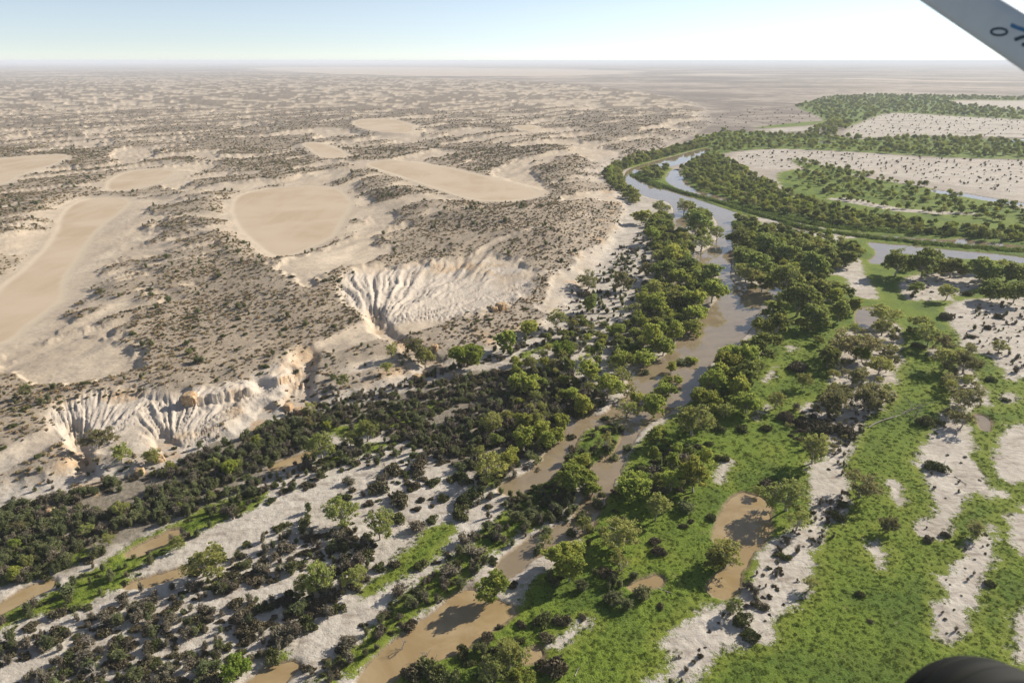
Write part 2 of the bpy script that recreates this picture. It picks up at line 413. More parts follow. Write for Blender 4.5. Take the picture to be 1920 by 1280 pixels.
def height(X, Y, info=None):
    X = np.asarray(X, float); Y = np.asarray(Y, float)
    D = np.hypot(X, Y)
    u0 = upland_sdf(X, Y)
    warp = fbm(X / 30, Y / 30, 5, 3) * 8 + (ridged(X / 17, Y / 17, 9, 2) - 0.6) * 6
    u = u0 + warp * sstep(-16, 6, u0)
    t = 0.35 * sstep(-2, 14, u) + 0.65 * sstep(0, 62, u)
    a, c = along(X, Y)
    wx, wy = fbm(X / 210, Y / 210, 21, 3) * 40, fbm(X / 210, Y / 210, 31, 3) * 40
    big = fbm((a + wx) / 420, (c + wy) / 170, 41, 3)
    z = 7.5 + 3.5 * big + 5.0 * sstep(200, 1500, D) * np.abs(fbm(X / 330, Y / 330, 44, 3))
    rid = np.zeros_like(z)
    for P, w in RIDGES:
        d, v = line_dist(P, X, Y, 320.0)
        rid = np.maximum(rid, v * np.exp(-(d / w) ** 2 * 0.9))
    z = np.maximum(z, 0) + 0
    k = 3.0
    m = np.maximum(z, rid)
    z = m + k * np.log(np.exp((z - m) / k) + np.exp((rid - m) / k)) - k * 0.45
    # wind streaks: low spurs with steep left flanks
    st = ridged((a + wx * 1.3) / 130, (c + wy * 1.3) / 34, 51, 3) - 0.55
    z = z + st * 3.6 + fbm(X / 14, Y / 14, 61, 3) * 0.55
    bn = bare_noise(a, c, wx, wy, D, X, Y, st)
    z = z - 3.6 * sstep(0.0, 0.13, bn) * (0.6 + 0.5 * sstep(500, 1500, D))
    pl = np.full(X.shape, -60.0)
    for P, pz in PLAYAS:
        s = sdf(P, X, Y, 60.0)
        ss = s + fbm(X / 25, Y / 25, 71, 2) * 3
        z = z + (pz + 0.15 - z) * sstep(-36, -1.5, ss)
        pl = np.maximum(pl, s)
    flood = 0.25 + 0.35 * np.abs(fbm(X / 22, Y / 22, 81, 3)) + 0.25 * np.abs(fbm(X / 5, Y / 5, 85, 2))
    z = flood + (z - flood) * t
    rill = np.zeros_like(z); clay = np.zeros_like(z)
    for P, (ox, oy), zr, zo, kk in BOWLS:
        s = sdf(P, X, Y, 14.0)
        w = sstep(-7, 3, s + fbm(X / 7, Y / 7, 88, 2) * 3)
        k_ = np.nonzero(w > 0)[0]
        if not len(k_): continue
        x, y, ww = X[k_], Y[k_], w[k_]
        r = np.hypot(x - ox, y - oy); th = np.arctan2(y - oy, x - ox)
        rm = np.hypot(P[:, 0] - ox, P[:, 1] - oy).max()
        rr = np.clip(r / rm, 0, 1)
        thw = th + fbm(x / 30, y / 30, 91, 2) * 0.05
        r1 = np.abs(noise(thw * kk * 0.45, rr * 0.9, 93)) * 2
        r2 = np.abs(noise(thw * kk * 1.1 + rr * 1.5, rr * 1.6, 95)) * 2
        r3 = np.abs(noise(thw * kk * 2.4 - rr * 2.0, rr * 2.6, 97)) * 2
        prof = zo + (zr - zo) * (0.25 * rr + 0.75 * rr ** 0.6)
        dz = (r1 * 1.5 * np.minimum(1, r / 12) + r2 * 1.5 * np.minimum(1, r / 16) + r3 * 1.4 * np.minimum(1, r / 22)) - 0.9
        z[k_] = z[k_] + (np.minimum(prof, z[k_] - 0.4) + dz * (0.8 if zr > 9 else 0.55) - z[k_]) * ww
        rill[k_] = np.maximum(rill[k_], ww)
        clay[k_] = np.maximum(clay[k_], ww * sstep(0.62, 0.9, rr) * (noise(x / 20, y / 20, 99) > -0.1))
    for (ax_, ay_), (bx_, by_), hs in SCARPS:
        ex, ey = bx_ - ax_, by_ - ay_; L = math.hypot(ex, ey)
        near = np.nonzero((np.abs(X - ax_) < L + 40) & (np.abs(Y - ay_) < L + 40))[0]
        if len(near):
            x, y = X[near], Y[near]
            tt = ((x - ax_) * ex + (y - ay_) * ey) / (L * L)
            d = -(x - ax_) * ey / L + (y - ay_) * ex / L + fbm(x / 5, y / 5, 106, 3) * 2.2
            e_ = sstep(-0.05, 0.12, tt) * (1 - sstep(0.85, 1.08, tt))
            z[near] += hs * sstep(-0.4, 0.6, d) * (1 - sstep(3, 20, d)) * e_
            clay[near] = np.maximum(clay[near], e_ * sstep(-1.6, -0.6, d) * (1 - sstep(0.8, 2.5, d)))
    for P, w, dep in GULLIES:
        d, _ = line_dist(P, X, Y, 30.0)
        g = 1 - sstep(w * 0.3, w * 1.6, d + fbm(X / 5, Y / 5, 101, 2) * 2)
        z = np.maximum(z - dep * g, np.minimum(z, 0.3))
        clay = np.maximum(clay, g * 0.9)
    # gullied bluff foot
    foot = t * (1 - t) * 4 * sstep(-2, 12, u0) * (1 - sstep(10, 40, u0)) * (D < 900)
    clay = np.maximum(clay, foot * sstep(-0.1, 0.35, noise(X / 24, Y / 24, 103)))
    far = sstep(3000, 12000, D)
    z = z * (1 - far) + far * (8 * t + 7 * np.abs(fbm(X / 1500, Y / 1500, 111, 3)))
    wd = water_sdf(X + fbm(X / 6, Y / 6, 121, 2) * 1.2, Y + fbm(X / 6, Y / 6, 125, 2) * 1.2, 12.0)
    z = z + (-1.1 - z) * sstep(-2.8, 1.8, wd)
    if info is not None:
        info.update(up=t, u0=u0, playa=pl, rill=rill, clay=clay, wd=wd, D=D, bn=bn, st=st, a=a, c=c, wx=wx, wy=wy)
    return z

def UH(px, py, it=9):
    """picture point -> point on the built ground"""
    px = np.atleast_1d(np.asarray(px, float)); py = np.atleast_1d(np.asarray(py, float))
    z = np.full(px.shape, 4.0)
    for i in range(it):
        x, y = U(px, py, z)
        z = 0.4 * z + 0.6 * height(x, y)
    return x, y, z

def PHS(polys, n=1):
    """many traced polygons -> polygons on the built ground"""
    P = np.array([q for p in polys for q in p], float)
    x, y, z = UH(P[:, 0], P[:, 1])
    out, k = [], 0
    for p in polys:
        out.append(chaikin(np.stack([x[k:k + len(p)], y[k:k + len(p)]], 1), n)); k += len(p)
    return out

TONGUE = PHS([[(110, 640), (170, 480), (250, 385), (340, 395), (430, 440), (400, 520), (330, 600), (250, 670)],
                [(650, 345), (730, 380), (800, 425), (730, 465), (640, 485), (610, 460), (660, 400)]])
BARE = PHS([
    [(470, 455), (520, 490), (560, 480), (620, 460), (660, 440), (690, 400), (650, 350), (700, 370), (700, 400), (760, 395), (740, 430), (690, 455), (760, 455), (700, 490), (640, 500), (600, 530), (560, 540), (520, 505)],
    [(640, 550), (640, 510), (690, 490), (760, 495), (850, 480), (930, 465), (990, 490), (1010, 540), (960, 570), (880, 590), (800, 600), (730, 610), (680, 600)],
    [(900, 325), (960, 300), (1000, 300), (1005, 330), (1045, 355), (1020, 372), (985, 352)],
    [(130, 490), (175, 440), (240, 380), (280, 370), (270, 395), (330, 405), (240, 440), (330, 420), (280, 455), (180, 490), (230, 490), (150, 540), (200, 540), (120, 590), (150, 600), (90, 640), (0, 660), (0, 600), (60, 600), (110, 560)],
    [(-20, 650), (80, 640), (130, 610), (200, 620), (270, 650), (280, 690), (200, 710), (120, 720), (40, 720), (-20, 690)],
    [(280, 318), (330, 310), (420, 300), (400, 318), (345, 330), (430, 330), (330, 348), (420, 346), (300, 360)],
    [(80, 810), (110, 780), (170, 755), (260, 730), (290, 745), (330, 760), (440, 740), (560, 670), (570, 700), (470, 770), (400, 810), (330, 840), (250, 850), (160, 860), (100, 850)],
    [(1050, 500), (1100, 470), (1180, 440), (1190, 470), (1130, 510), (1080, 560), (1030, 590), (1000, 570)],
    [(195, 300), (220, 275), (285, 272), (300, 290), (240, 305)],
    [(700, 560), (780, 600), (720, 640), (700, 610)],
    [(340, 292), (400, 288), (425, 295), (380, 303)], [(150, 245), (210, 240), (215, 250), (160, 255)],
    [(570, 240), (640, 238), (700, 250), (640, 258), (580, 252)], [(690, 250), (790, 245), (800, 262), (770, 268), (700, 262)],
    [(1110, 275), (1180, 285), (1140, 310), (1100, 300), (1050, 275)],
])
def cover(X, Y, info):
    """how densely low shrubs cover the dunes, 0..1"""
    a, c, wx, wy = info['a'], info['c'], info['wx'], info['wy']
    D = info['D']
    bare = sstep(-0.01, 0.07, info['bn'])
    bare = np.maximum(bare, sstep(-16, -7, info['playa'] + fbm(X / 20, Y / 20, 143, 2) * 6))
    bare = np.maximum(bare, info['rill'])
    return (1 - bare) * sstep(2, 12, info['u0'])

# ------------------------------------------------------------------ mesh helpers
def mesh_np(name, V, F):
    V = np.asarray(V, np.float32); F = np.asarray(F, np.int32)
    me = bpy.data.meshes.new(name)
    n = F.shape[1]
    me.vertices.add(len(V)); me.vertices.foreach_set('co', V.ravel())
    me.loops.add(F.size); me.loops.foreach_set('vertex_index', F.ravel())
    me.polygons.add(len(F)); me.polygons.foreach_set('loop_start', np.arange(0, F.size, n, dtype=np.int32))
    me.update(calc_edges=True)
    return me

def obj(name, me, mat=None, parent=None, smooth=False):
    o = bpy.data.objects.new(name, me)
    col.objects.link(o)
    if mat is not None and not me.materials:
        me.materials.append(mat)
    if smooth:
        me.polygons.foreach_set('use_smooth', np.ones(len(me.polygons), bool))
    if parent is not None:
        o.parent = parent
    return o

def tag(o, label=None, cat=None, group=None, kind=None):
    if label: o['label'] = label
    if cat: o['category'] = cat
    if group: o['group'] = group
    if kind: o['kind'] = kind
    return o

class NT:
    def __init__(s, name):
        s.mat = bpy.data.materials.new(name); s.mat.use_nodes = True
        s.t = s.mat.node_tree; s.t.nodes.clear()
        s.out = s.t.nodes.new('ShaderNodeOutputMaterial')
    def n(s, typ, **kw):
        nd = s.t.nodes.new(typ)
        for k, v in kw.items():
            if hasattr(nd, k): setattr(nd, k, v)
            else: s.put(nd.inputs[k], v)
        return nd
    def put(s, sock, v):
        if isinstance(v, bpy.types.NodeSocket): s.t.links.new(v, sock)
        else:
            if isinstance(v, tuple) and len(v) == 3 and sock.type == 'RGBA': v = v + (1,)
            sock.default_value = v
    def math(s, op, a, b=None, c=None, clamp=False):
        nd = s.t.nodes.new('ShaderNodeMath'); nd.operation = op; nd.use_clamp = clamp
        for i, v in enumerate((a, b, c)):
            if v is not None: s.put(nd.inputs[i], v)
        return nd.outputs[0]
    def mix(s, f, a, b, bt='MIX'):
        nd = s.t.nodes.new('ShaderNodeMix'); nd.data_type = 'RGBA'; nd.blend_type = bt
        s.put(nd.inputs[0], f); s.put(nd.inputs[6], a); s.put(nd.inputs[7], b)
        return nd.outputs[2]
    def ramp(s, x, a, b):
        nd = s.t.nodes.new('ShaderNodeMapRange'); nd.interpolation_type = 'SMOOTHSTEP'
        s.put(nd.inputs[0], x); nd.inputs[1].default_value = a; nd.inputs[2].default_value = b
        return nd.outputs[0]
    def noise(s, vec, scale, detail=3, rough=0.55, dist=0.0):
        nd = s.t.nodes.new('ShaderNodeTexNoise')
        s.put(nd.inputs['Vector'], vec); nd.inputs['Scale'].default_value = scale
        nd.inputs['Detail'].default_value = detail; nd.inputs['Roughness'].default_value = rough
        nd.inputs['Distortion'].default_value = dist
        return nd.outputs[0]
    def attr(s, name):
        nd = s.t.nodes.new('ShaderNodeAttribute'); nd.attribute_name = name
        return nd.outputs['Fac']
    def bsdf(s, **kw):
        nd = s.t.nodes.new('ShaderNodeBsdfPrincipled')
        for k, v in kw.items(): s.put(nd.inputs[k], v)
        return nd
    def done(s, shader):
        s.t.links.new(shader, s.out.inputs[0]); return s.mat

# ------------------------------------------------------------------ ground
def build_ground():
    ys = list(np.arange(1500, 420, -2.3)) + list(np.arange(420, 205, -1.4))
    Ds = [float(U(960, y)[1]) for y in ys]
    while Ds[-1] < 75000: Ds.append(Ds[-1] * 1.028)
    Ds = np.array(Ds)
    us = np.concatenate([np.linspace(-1.9, -1.1, 30, endpoint=False), np.linspace(-1.1, 1.1, 960), np.linspace(1.1, 1.9, 31)[1:]])
    nr, nc = len(Ds), len(us)
    X = (Ds[:, None] * us[None, :]).ravel(); Y = np.repeat(Ds, nc)
    inf = {}
    Z = height(X, Y, inf)
    cov = cover(X, Y, inf)
    gr = np.full(X.shape, -20.0)
    for p in GRASS: gr = np.maximum(gr, sdf(p, X, Y, 20.0))
    sa = np.full(X.shape, -20.0)
    for p in SANDS: sa = np.maximum(sa, sdf(p, X, Y, 20.0))
    sc = np.full(X.shape, -20.0)
    for p in SCRUB: sc = np.maximum(sc, sdf(p, X, Y, 20.0))
    lt = np.full(X.shape, -900.0)
    for p in SALT: lt = np.maximum(lt, sdf(p, X, Y, 900.0))
    gr = np.minimum(gr, -sa)
    gr = np.where(inf['up'] > 0.3, -20, gr)
    # low cushions of herbs in the meadow
    lump = sstep(0, 2.5, gr) * (inf['D'] < 500)
    Z = Z + lump * (0.16 * np.abs(fbm(X / 1.6, Y / 1.6, 151, 2)) + 0.2 * np.abs(fbm(X / 4.5, Y / 4.5, 153, 2)))
    V = np.stack([X, Y, Z], 1)
    i = np.arange(nr - 1)[:, None] * nc + np.arange(nc - 1)[None, :]
    F = np.stack([i, i + 1, i + nc + 1, i + nc], -1).reshape(-1, 4)
    me = mesh_np('ground', V, F)
    def A(n, v):
        at = me.attributes.new(n, 'FLOAT', 'POINT'); at.data.foreach_set('value', np.asarray(v, np.float32))
    A('grass', gr); A('upland', inf['up']); A('cover', cov); A('playa', inf['playa']); A('water', inf['wd'])
    A('clay', inf['clay']); A('rill', inf['rill']); A('scrub', sc); A('salt', lt)
    A('distance_range', np.clip(inf['D'], 0, 80000)); A('sandpatch', sa)

    m = NT('ground_cover')
    geo = m.n('ShaderNodeNewGeometry'); P = geo.outputs['Position']
    g = lambda n: m.attr(n)
    n_big = m.noise(P, 0.012, 4); n_mid = m.noise(P, 0.07, 4); n_fin = m.noise(P, 0.55, 4, 0.65); n_gra = m.noise(P, 2.2, 3, 0.7)
    # streaky noise along the wind
    mp = m.n('ShaderNodeMapping'); m.put(mp.inputs['Vector'], P); mp.inputs['Rotation'].default_value = (0, 0, WA); mp.inputs['Scale'].default_value = (0.05, 0.012, 0.03)
    n_str = m.noise(mp.outputs[0], 1.0, 4, 0.6)
    sand = m.mix(m.ramp(n_mid, 0.3, 0.7), (0.465, 0.42, 0.36), (0.58, 0.535, 0.465))
    dune = m.mix(m.ramp(n_str, 0.3, 0.7), (0.46, 0.378, 0.285), (0.55, 0.465, 0.36))
    c = m.mix(g('upland'), sand, dune)
    c = m.mix(m.math('MULTIPLY', m.ramp(n_fin, 0.45, 0.75), 0.22), c, (0.27, 0.22, 0.17))
    c = m.mix(m.math('MULTIPLY', m.ramp(m.noise(P, 0.30, 7, 0.78), 0.47, 0.64), 0.5), c, (0.28, 0.24, 0.195))
    c = m.mix(m.math('MULTIPLY', m.ramp(m.noise(P, 0.028, 7, 0.75), 0.50, 0.64), 0.30), c, (0.30, 0.26, 0.21))
    # shrub cover on dunes too far off to build bush by bush; litter between the built ones
    c = m.mix(m.math('MULTIPLY', g('cover'), m.math('MULTIPLY', m.ramp(n_fin, 0.3, 0.62), 0.42)), c, (0.31, 0.25, 0.175))
    sp_far = m.noise(P, 0.16, 5, 0.75)
    far = m.ramp(g('distance_range'), 800.0, 2200.0)
    thr = m.math('SUBTRACT', 0.66, m.math('MULTIPLY', g('cover'), 0.34))
    spk = m.math('MULTIPLY', m.math('SUBTRACT', sp_far, thr), 7.0, clamp=True)
    bush = m.mix(m.ramp(n_fin, 0.3, 0.7), (0.15, 0.12, 0.09), (0.25, 0.205, 0.155))
    amt = m.math('MULTIPLY', m.math('MULTIPLY', spk, g('cover')), m.math('ADD', 0.45, m.math('MULTIPLY', far, 0.5)))
    c = m.mix(amt, c, bush)
    # far plains: greyer, with darker and paler streaks
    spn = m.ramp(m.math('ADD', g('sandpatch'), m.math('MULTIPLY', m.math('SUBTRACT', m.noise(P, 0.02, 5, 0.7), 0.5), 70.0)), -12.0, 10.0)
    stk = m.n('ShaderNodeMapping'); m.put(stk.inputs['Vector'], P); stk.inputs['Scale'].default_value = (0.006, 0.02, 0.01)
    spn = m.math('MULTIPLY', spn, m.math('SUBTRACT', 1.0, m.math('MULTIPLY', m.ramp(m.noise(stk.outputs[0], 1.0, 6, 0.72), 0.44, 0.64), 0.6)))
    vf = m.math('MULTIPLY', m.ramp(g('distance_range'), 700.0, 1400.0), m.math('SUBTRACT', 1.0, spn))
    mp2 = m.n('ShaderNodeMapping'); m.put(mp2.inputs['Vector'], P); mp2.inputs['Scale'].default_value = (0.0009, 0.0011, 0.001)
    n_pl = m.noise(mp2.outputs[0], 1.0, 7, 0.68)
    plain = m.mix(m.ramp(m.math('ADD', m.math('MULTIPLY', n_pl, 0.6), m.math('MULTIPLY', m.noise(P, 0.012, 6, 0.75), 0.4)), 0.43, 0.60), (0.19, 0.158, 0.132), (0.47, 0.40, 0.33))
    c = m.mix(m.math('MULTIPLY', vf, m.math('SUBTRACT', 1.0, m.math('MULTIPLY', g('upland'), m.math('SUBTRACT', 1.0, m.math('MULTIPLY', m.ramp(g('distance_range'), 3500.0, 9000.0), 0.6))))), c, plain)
    c = m.mix(m.ramp(m.math('ADD', g('salt'), m.math('MULTIPLY', m.math('SUBTRACT', n_pl, 0.5), 1500.0)), -60.0, 200.0), c, (0.52, 0.44, 0.36))
    # scrub litter
    scf = m.ramp(m.math('ADD', g('scrub'), m.math('MULTIPLY', m.math('SUBTRACT', n_mid, 0.5), 30.0)), -3.0, 4.0)
    lit = m.mix(m.ramp(n_fin, 0.35, 0.65), (0.085, 0.075, 0.045), (0.22, 0.185, 0.14))
    c = m.mix(m.math('MULTIPLY', scf, 0.8), c, lit)
    mpf = m.n('ShaderNodeMapping'); m.put(mpf.inputs['Vector'], P); mpf.inputs['Rotation'].default_value = (0, 0, -R(29.4)); mpf.inputs['Scale'].default_value = (0.07, 0.26, 0.2)
    pat = m.math('MULTIPLY', m.ramp(m.noise(mpf.outputs[0], 1.0, 6, 0.74), 0.51, 0.64), m.math('SUBTRACT', 1.0, m.ramp(g('upland'), 0.05, 0.3)))
    c = m.mix(m.math('MULTIPLY', pat, 0.6), c, (0.22, 0.18, 0.145))
    # clay cuts
    cl = m.mix(m.ramp(n_fin, 0.3, 0.7), (0.40, 0.265, 0.15), (0.52, 0.40, 0.27))
    c = m.mix(m.math('MULTIPLY', g('clay'), m.ramp(n_mid, 0.38, 0.62)), c, cl)
    rl = m.mix(m.ramp(n_fin, 0.3, 0.75), (0.48, 0.42, 0.35), (0.56, 0.50, 0.43))
    c = m.mix(m.math('MULTIPLY', g('rill'), m.math('SUBTRACT', 0.9, m.math('MULTIPLY', g('clay'), 0.8))), c, rl)
    # clay pans
    pn = m.math('ADD', g('playa'), m.math('MULTIPLY', m.math('SUBTRACT', n_mid, 0.5), 4.0))
    c = m.mix(m.math('MULTIPLY', m.ramp(pn, -7.0, -2.5), 0.75), c, (0.57, 0.48, 0.36))
    pan = m.mix(m.ramp(n_str, 0.35, 0.65), (0.50, 0.402, 0.29), (0.45, 0.35, 0.24))
    pan = m.mix(m.ramp(n_big, 0.4, 0.62), pan, (0.53, 0.43, 0.32))
    c = m.mix(m.ramp(pn, -2.0, 3.0), c, pan)
    # grass
    famp = m.math('ADD', 1.0, m.math('MULTIPLY', m.ramp(g('distance_range'), 450.0, 1900.0), 3.5))
    edge = m.math('ADD', m.math('MULTIPLY', m.math('SUBTRACT', n_mid, 0.55), 11.0), m.math('MULTIPLY', m.math('SUBTRACT', n_fin, 0.5), 7.5))
    edge = m.math('ADD', edge, m.math('MULTIPLY', m.math('SUBTRACT', m.noise(P, 0.17, 5, 0.7), 0.5), 9.0))
    gn = m.math('ADD', g('grass'), m.math('MULTIPLY', famp, edge))
    ga = m.mix(m.ramp(n_gra, 0.35, 0.65), (0.088, 0.145, 0.02), (0.19, 0.245, 0.034))
    ga = m.mix(m.ramp(n_mid, 0.5, 0.72), ga, (0.20, 0.235, 0.034))
    ga = m.mix(m.math('MULTIPLY', m.ramp(m.noise(P, 0.035, 4, 0.6), 0.45, 0.62), 0.6), ga, (0.06, 0.11, 0.022))
    ga = m.mix(m.math('MULTIPLY', m.ramp(m.noise(P, 0.11, 6, 0.75), 0.60, 0.72), 0.6), ga, (0.24, 0.215, 0.10))
    # brighter yellow rim of the herbfield
    rim = m.math('MULTIPLY', m.ramp(gn, 0.0, 0.6), m.math('SUBTRACT', 1.0, m.ramp(gn, 2.0, 5.5)))
    ga = m.mix(m.math('MULTIPLY', rim, 0.55), ga, (0.215, 0.245, 0.04))
    gf = m.ramp(m.math('ADD', gn, m.math('MULTIPLY', m.math('SUBTRACT', n_gra, 0.5), 5.0)), -1.2, 1.0)
    c = m.mix(gf, c, ga)
    # mud at the water's edge
    wt = m.math('ADD', g('water'), m.math('MULTIPLY', m.math('SUBTRACT', n_fin, 0.5), 2.0))
    c = m.mix(m.ramp(wt, -2.2, -0.5), c, (0.25, 0.19, 0.12))
    b = m.n('ShaderNodeBump'); b.inputs['Strength'].default_value = 0.9; b.inputs['Distance'].default_value = 1.0
    hgt = m.math('ADD', m.math('MULTIPLY', n_fin, 0.35), m.math('MULTIPLY', n_gra, m.math('ADD', 0.06, m.math('MULTIPLY', gf, 0.14))))
    flat = m.math('SUBTRACT', 1.0, m.ramp(pn, -6.0, 0.0))
    m.put(b.inputs['Height'], m.math('MULTIPLY', hgt, flat))
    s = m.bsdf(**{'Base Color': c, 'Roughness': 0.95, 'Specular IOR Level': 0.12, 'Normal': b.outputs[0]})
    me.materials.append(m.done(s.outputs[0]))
    o = obj('ground', me, smooth=True)
    tag(o, 'pale dunes, clay pans and green floodplain reaching to the horizon', 'terrain', kind='structure')
    return o
build_ground()

# ------------------------------------------------------------------ water
def water_mat(name, ca, cb, ior):
    m = NT(name)
    geo = m.n('ShaderNodeNewGeometry'); P = geo.outputs['Position']
    n1 = m.noise(P, 0.05, 6, 0.65, 1.5)
    c = m.mix(m.ramp(n1, 0.35, 0.65), ca, cb)
    b = m.n('ShaderNodeBump'); b.inputs['Strength'].default_value = 0.05; b.inputs['Distance'].default_value = 0.05
    m.put(b.inputs['Height'], m.noise(P, 1.2, 3))
    s = m.bsdf(**{'Base Color': c, 'Roughness': 0.06, 'IOR': ior, 'Normal': b.outputs[0]})
    return m.done(s.outputs[0])
WMAT = water_mat('pool_water', (0.30, 0.215, 0.105), (0.39, 0.295, 0.165), 1.42)
RIVER = water_mat('river_water', (0.235, 0.185, 0.118), (0.285, 0.225, 0.145), 1.6)
for i, (k, P) in enumerate(WATERP.items()):
    A = np.roll(P, 1, 0); B = np.roll(P, -1, 0)
    T = B - A; N = np.stack([T[:, 1], -T[:, 0]], 1); N /= np.linalg.norm(N, axis=1)[:, None] + 1e-9
    area = 0.5 * np.sum(P[:, 0] * B[:, 1] - B[:, 0] * P[:, 1])
    Q = P + N * (1.5 if area > 0 else -1.5)
    me = bpy.data.meshes.new(k)
    me.from_pydata([(x, y, -0.28 - 0.004 * i) for x, y in Q], [], [tuple(range(len(Q)))])
    me.update()
    if me.polygons[0].normal.z < 0: me.flip_normals()
    o = obj(k, me, RIVER if k in ('river', 'side_channel', 'wetland_channel', 'reed_channel', 'reed_pool', 'waterhole', 'far_streak', 'far_pool', 'far_glint', 'edge_water', 'clay_pond') else WMAT)
    tag(o, WATER[k][1], 'water', kind='structure')

# ------------------------------------------------------------------ plant prototypes
def rotm(rng, n):
    q = rng.normal(size=(n, 4)); q /= np.linalg.norm(q, axis=1)[:, None]
    w, x, y, z = q.T
    return (np.stack([1 - 2 * (y * y + z * z), 2 * (x * y + z * w), 2 * (x * z - y * w)], 1),
            np.stack([2 * (x * y - z * w), 1 - 2 * (x * x + z * z), 2 * (y * z + x * w)], 1))

def leaves(C, size, rng, asp=1.6):
    """one leaf-sized quad at every point of C"""
    n = len(C)
    a, b = rotm(rng, n)
    s = size * rng.uniform(0.6, 1.35, n)[:, None]
    a = a * s * asp * 0.5; b = b * s * 0.5
    V = np.stack([C - a - b * 0.4, C - b * 0.9 + a * 0.1, C + a + b * 0.3, C + b * 0.9 - a * 0.1], 1).reshape(-1, 3)
    F = np.arange(4 * n).reshape(-1, 4)
    return V, F

def ball(rng, n, shell=0.55):
    d = rng.normal(size=(n, 3)); d /= np.linalg.norm(d, axis=1)[:, None]
    return d * (shell + (1 - shell) * rng.random(n) ** 0.6)[:, None]

def tube(P, rad, sides=6):
    P = np.asarray(P, float); n = len(P)
    V = []
    for i in range(n):
        t = P[min(i + 1, n - 1)] - P[max(i - 1, 0)]
        t /= np.linalg.norm(t) + 1e-9
        u = np.cross(t, (0.3, 0.9, 0.1)); u /= np.linalg.norm(u) + 1e-9
        v = np.cross(t, u)
        for k in range(sides):
            an = 2 * math.pi * k / sides
            V.append(P[i] + rad[i] * (math.cos(an) * u + math.sin(an) * v))
    F = []
    for i in range(n - 1):
        for k in range(sides):
            k2 = (k + 1) % sides
            F.append((i * sides + k, i * sides + k2, (i + 1) * sides + k2, (i + 1) * sides + k))
    return np.array(V), np.array(F)

def join(parts):
    Vs, Fs, o = [], [], 0
    for V, F in parts:
        Vs.append(V); Fs.append(F + o); o += len(V)
    return np.vstack(Vs), np.vstack(Fs)

def limb(rng, a, b, r0, r1, n=5, wob=0.12, sides=6):
    a = np.array(a, float); b = np.array(b, float)
    L = np.linalg.norm(b - a)
    t = np.linspace(0, 1, n)[:, None]
    P = a + (b - a) * t + rng.normal(size=(n, 3)) * wob * L * (t * (1 - t) * 2)
    return tube(P, r0 + (r1 - r0) * t[:, 0], sides)

def gum(seed, lobes=12, dens=1.0, leaf=0.48, openness=0.0, hgt=11.0, rad=5.5):
    """spreading eucalypt: trunk with limbs, crown of leafy lobes; crown radius 5.5 m, height 11 m"""
    rng = np.random.default_rng(seed)
    crown, wood = [], []
    fork = np.array([rng.normal() * 0.4, rng.normal() * 0.4, hgt * rng.uniform(0.2, 0.3)])
    wood.append(limb(rng, (0, 0, -0.6), fork, 0.42, 0.30, 5, 0.05))
    cents = [np.array([rng.normal() * 0.5, rng.normal() * 0.5, hgt * 0.66])]
    for i in range(lobes):
        an = 2 * math.pi * (i * 0.618 + rng.uniform(-0.1, 0.1))
        el = 1 - 1.5 * (i + 0.5) / lobes              # cos of the polar angle, from the top down to just under the equator
        hr = math.sqrt(max(0.0, 1 - el * el))
        k = rng.uniform(0.72, 1.28)
        if rng.random() < 0.16: continue
        cents.append(np.array([rad * 0.66 * hr * math.cos(an) * k, rad * 0.66 * hr * math.sin(an) * k, hgt * (0.50 + 0.32 * el) + rng.normal() * 0.4]))
    for c in cents:
        lr = rad * rng.uniform(0.22, 0.47)
        mid = fork + (c - fork) * 0.5 + rng.normal(size=3) * 0.5
        P = np.stack([fork, mid, c - (0, 0, lr * 0.3), c + rng.normal(size=3) * lr * 0.4])
        wood.append(tube(chaikin(P, 1, False), np.linspace(0.20, 0.04, 8), 5))
        for q in range(3):
            wood.append(limb(rng, mid + (c - mid) * rng.uniform(0.2, 0.8), c + ball(rng, 1)[0] * lr * 0.9, 0.07, 0.02, 3, 0.1, 4))
        ncl = int(14 * dens)
        for d in ball(rng, ncl, 0.62):
            if d[2] < -0.55 and rng.random() < 0.5: continue
            if rng.random() < openness: continue
            cc = c + d * lr * np.array([1.05, 1.05, 0.85])
            nl = int(rng.integers(26, 44))
            pts = cc + rng.normal(size=(nl, 3)) * lr * 0.17 * np.array([1.1, 1.1, 0.75])
            crown.append(leaves(pts, leaf, rng))
    return join(wood), join(crown)

def dome(seed, n=900, leaf=0.30, lob=6, flat=0.75, up=0.0, rag=0.18):
    """low rounded shrub of radius 1 m"""
    rng = np.random.default_rng(seed)
    parts, wood = [], []
    for i in range(lob):
        an = rng.uniform(0, 6.28); rr = rng.uniform(0.25, 0.78) if i else 0.15
        r = rng.uniform(0.26, 0.52) if i else 0.5
        c = np.array([rr * math.cos(an), rr * math.sin(an), r * 0.55 * flat * (1 + up)])
        k = n // lob
        d = ball(rng, k, 0.72)
        d[:, 2] = np.where(d[:, 2] < -0.5, -d[:, 2] * 0.6, d[:, 2])
        j = 1 + rag * 1.6 * noise(d[:, 0] * 3 + seed, d[:, 1] * 3 + i, 7)[:, None]
        parts.append(leaves(c + d * r * j * np.array([1, 1, flat * (1 + up)]), leaf * 0.42, rng))
    for i in range(7):
        an = rng.uniform(0, 6.28)
        wood.append(limb(rng, (0, 0, -0.1), (0.75 * math.cos(an), 0.75 * math.sin(an), flat * rng.uniform(0.5, 1.0)), 0.035, 0.01, 4, 0.15, 4))
    return join(wood), join(parts)

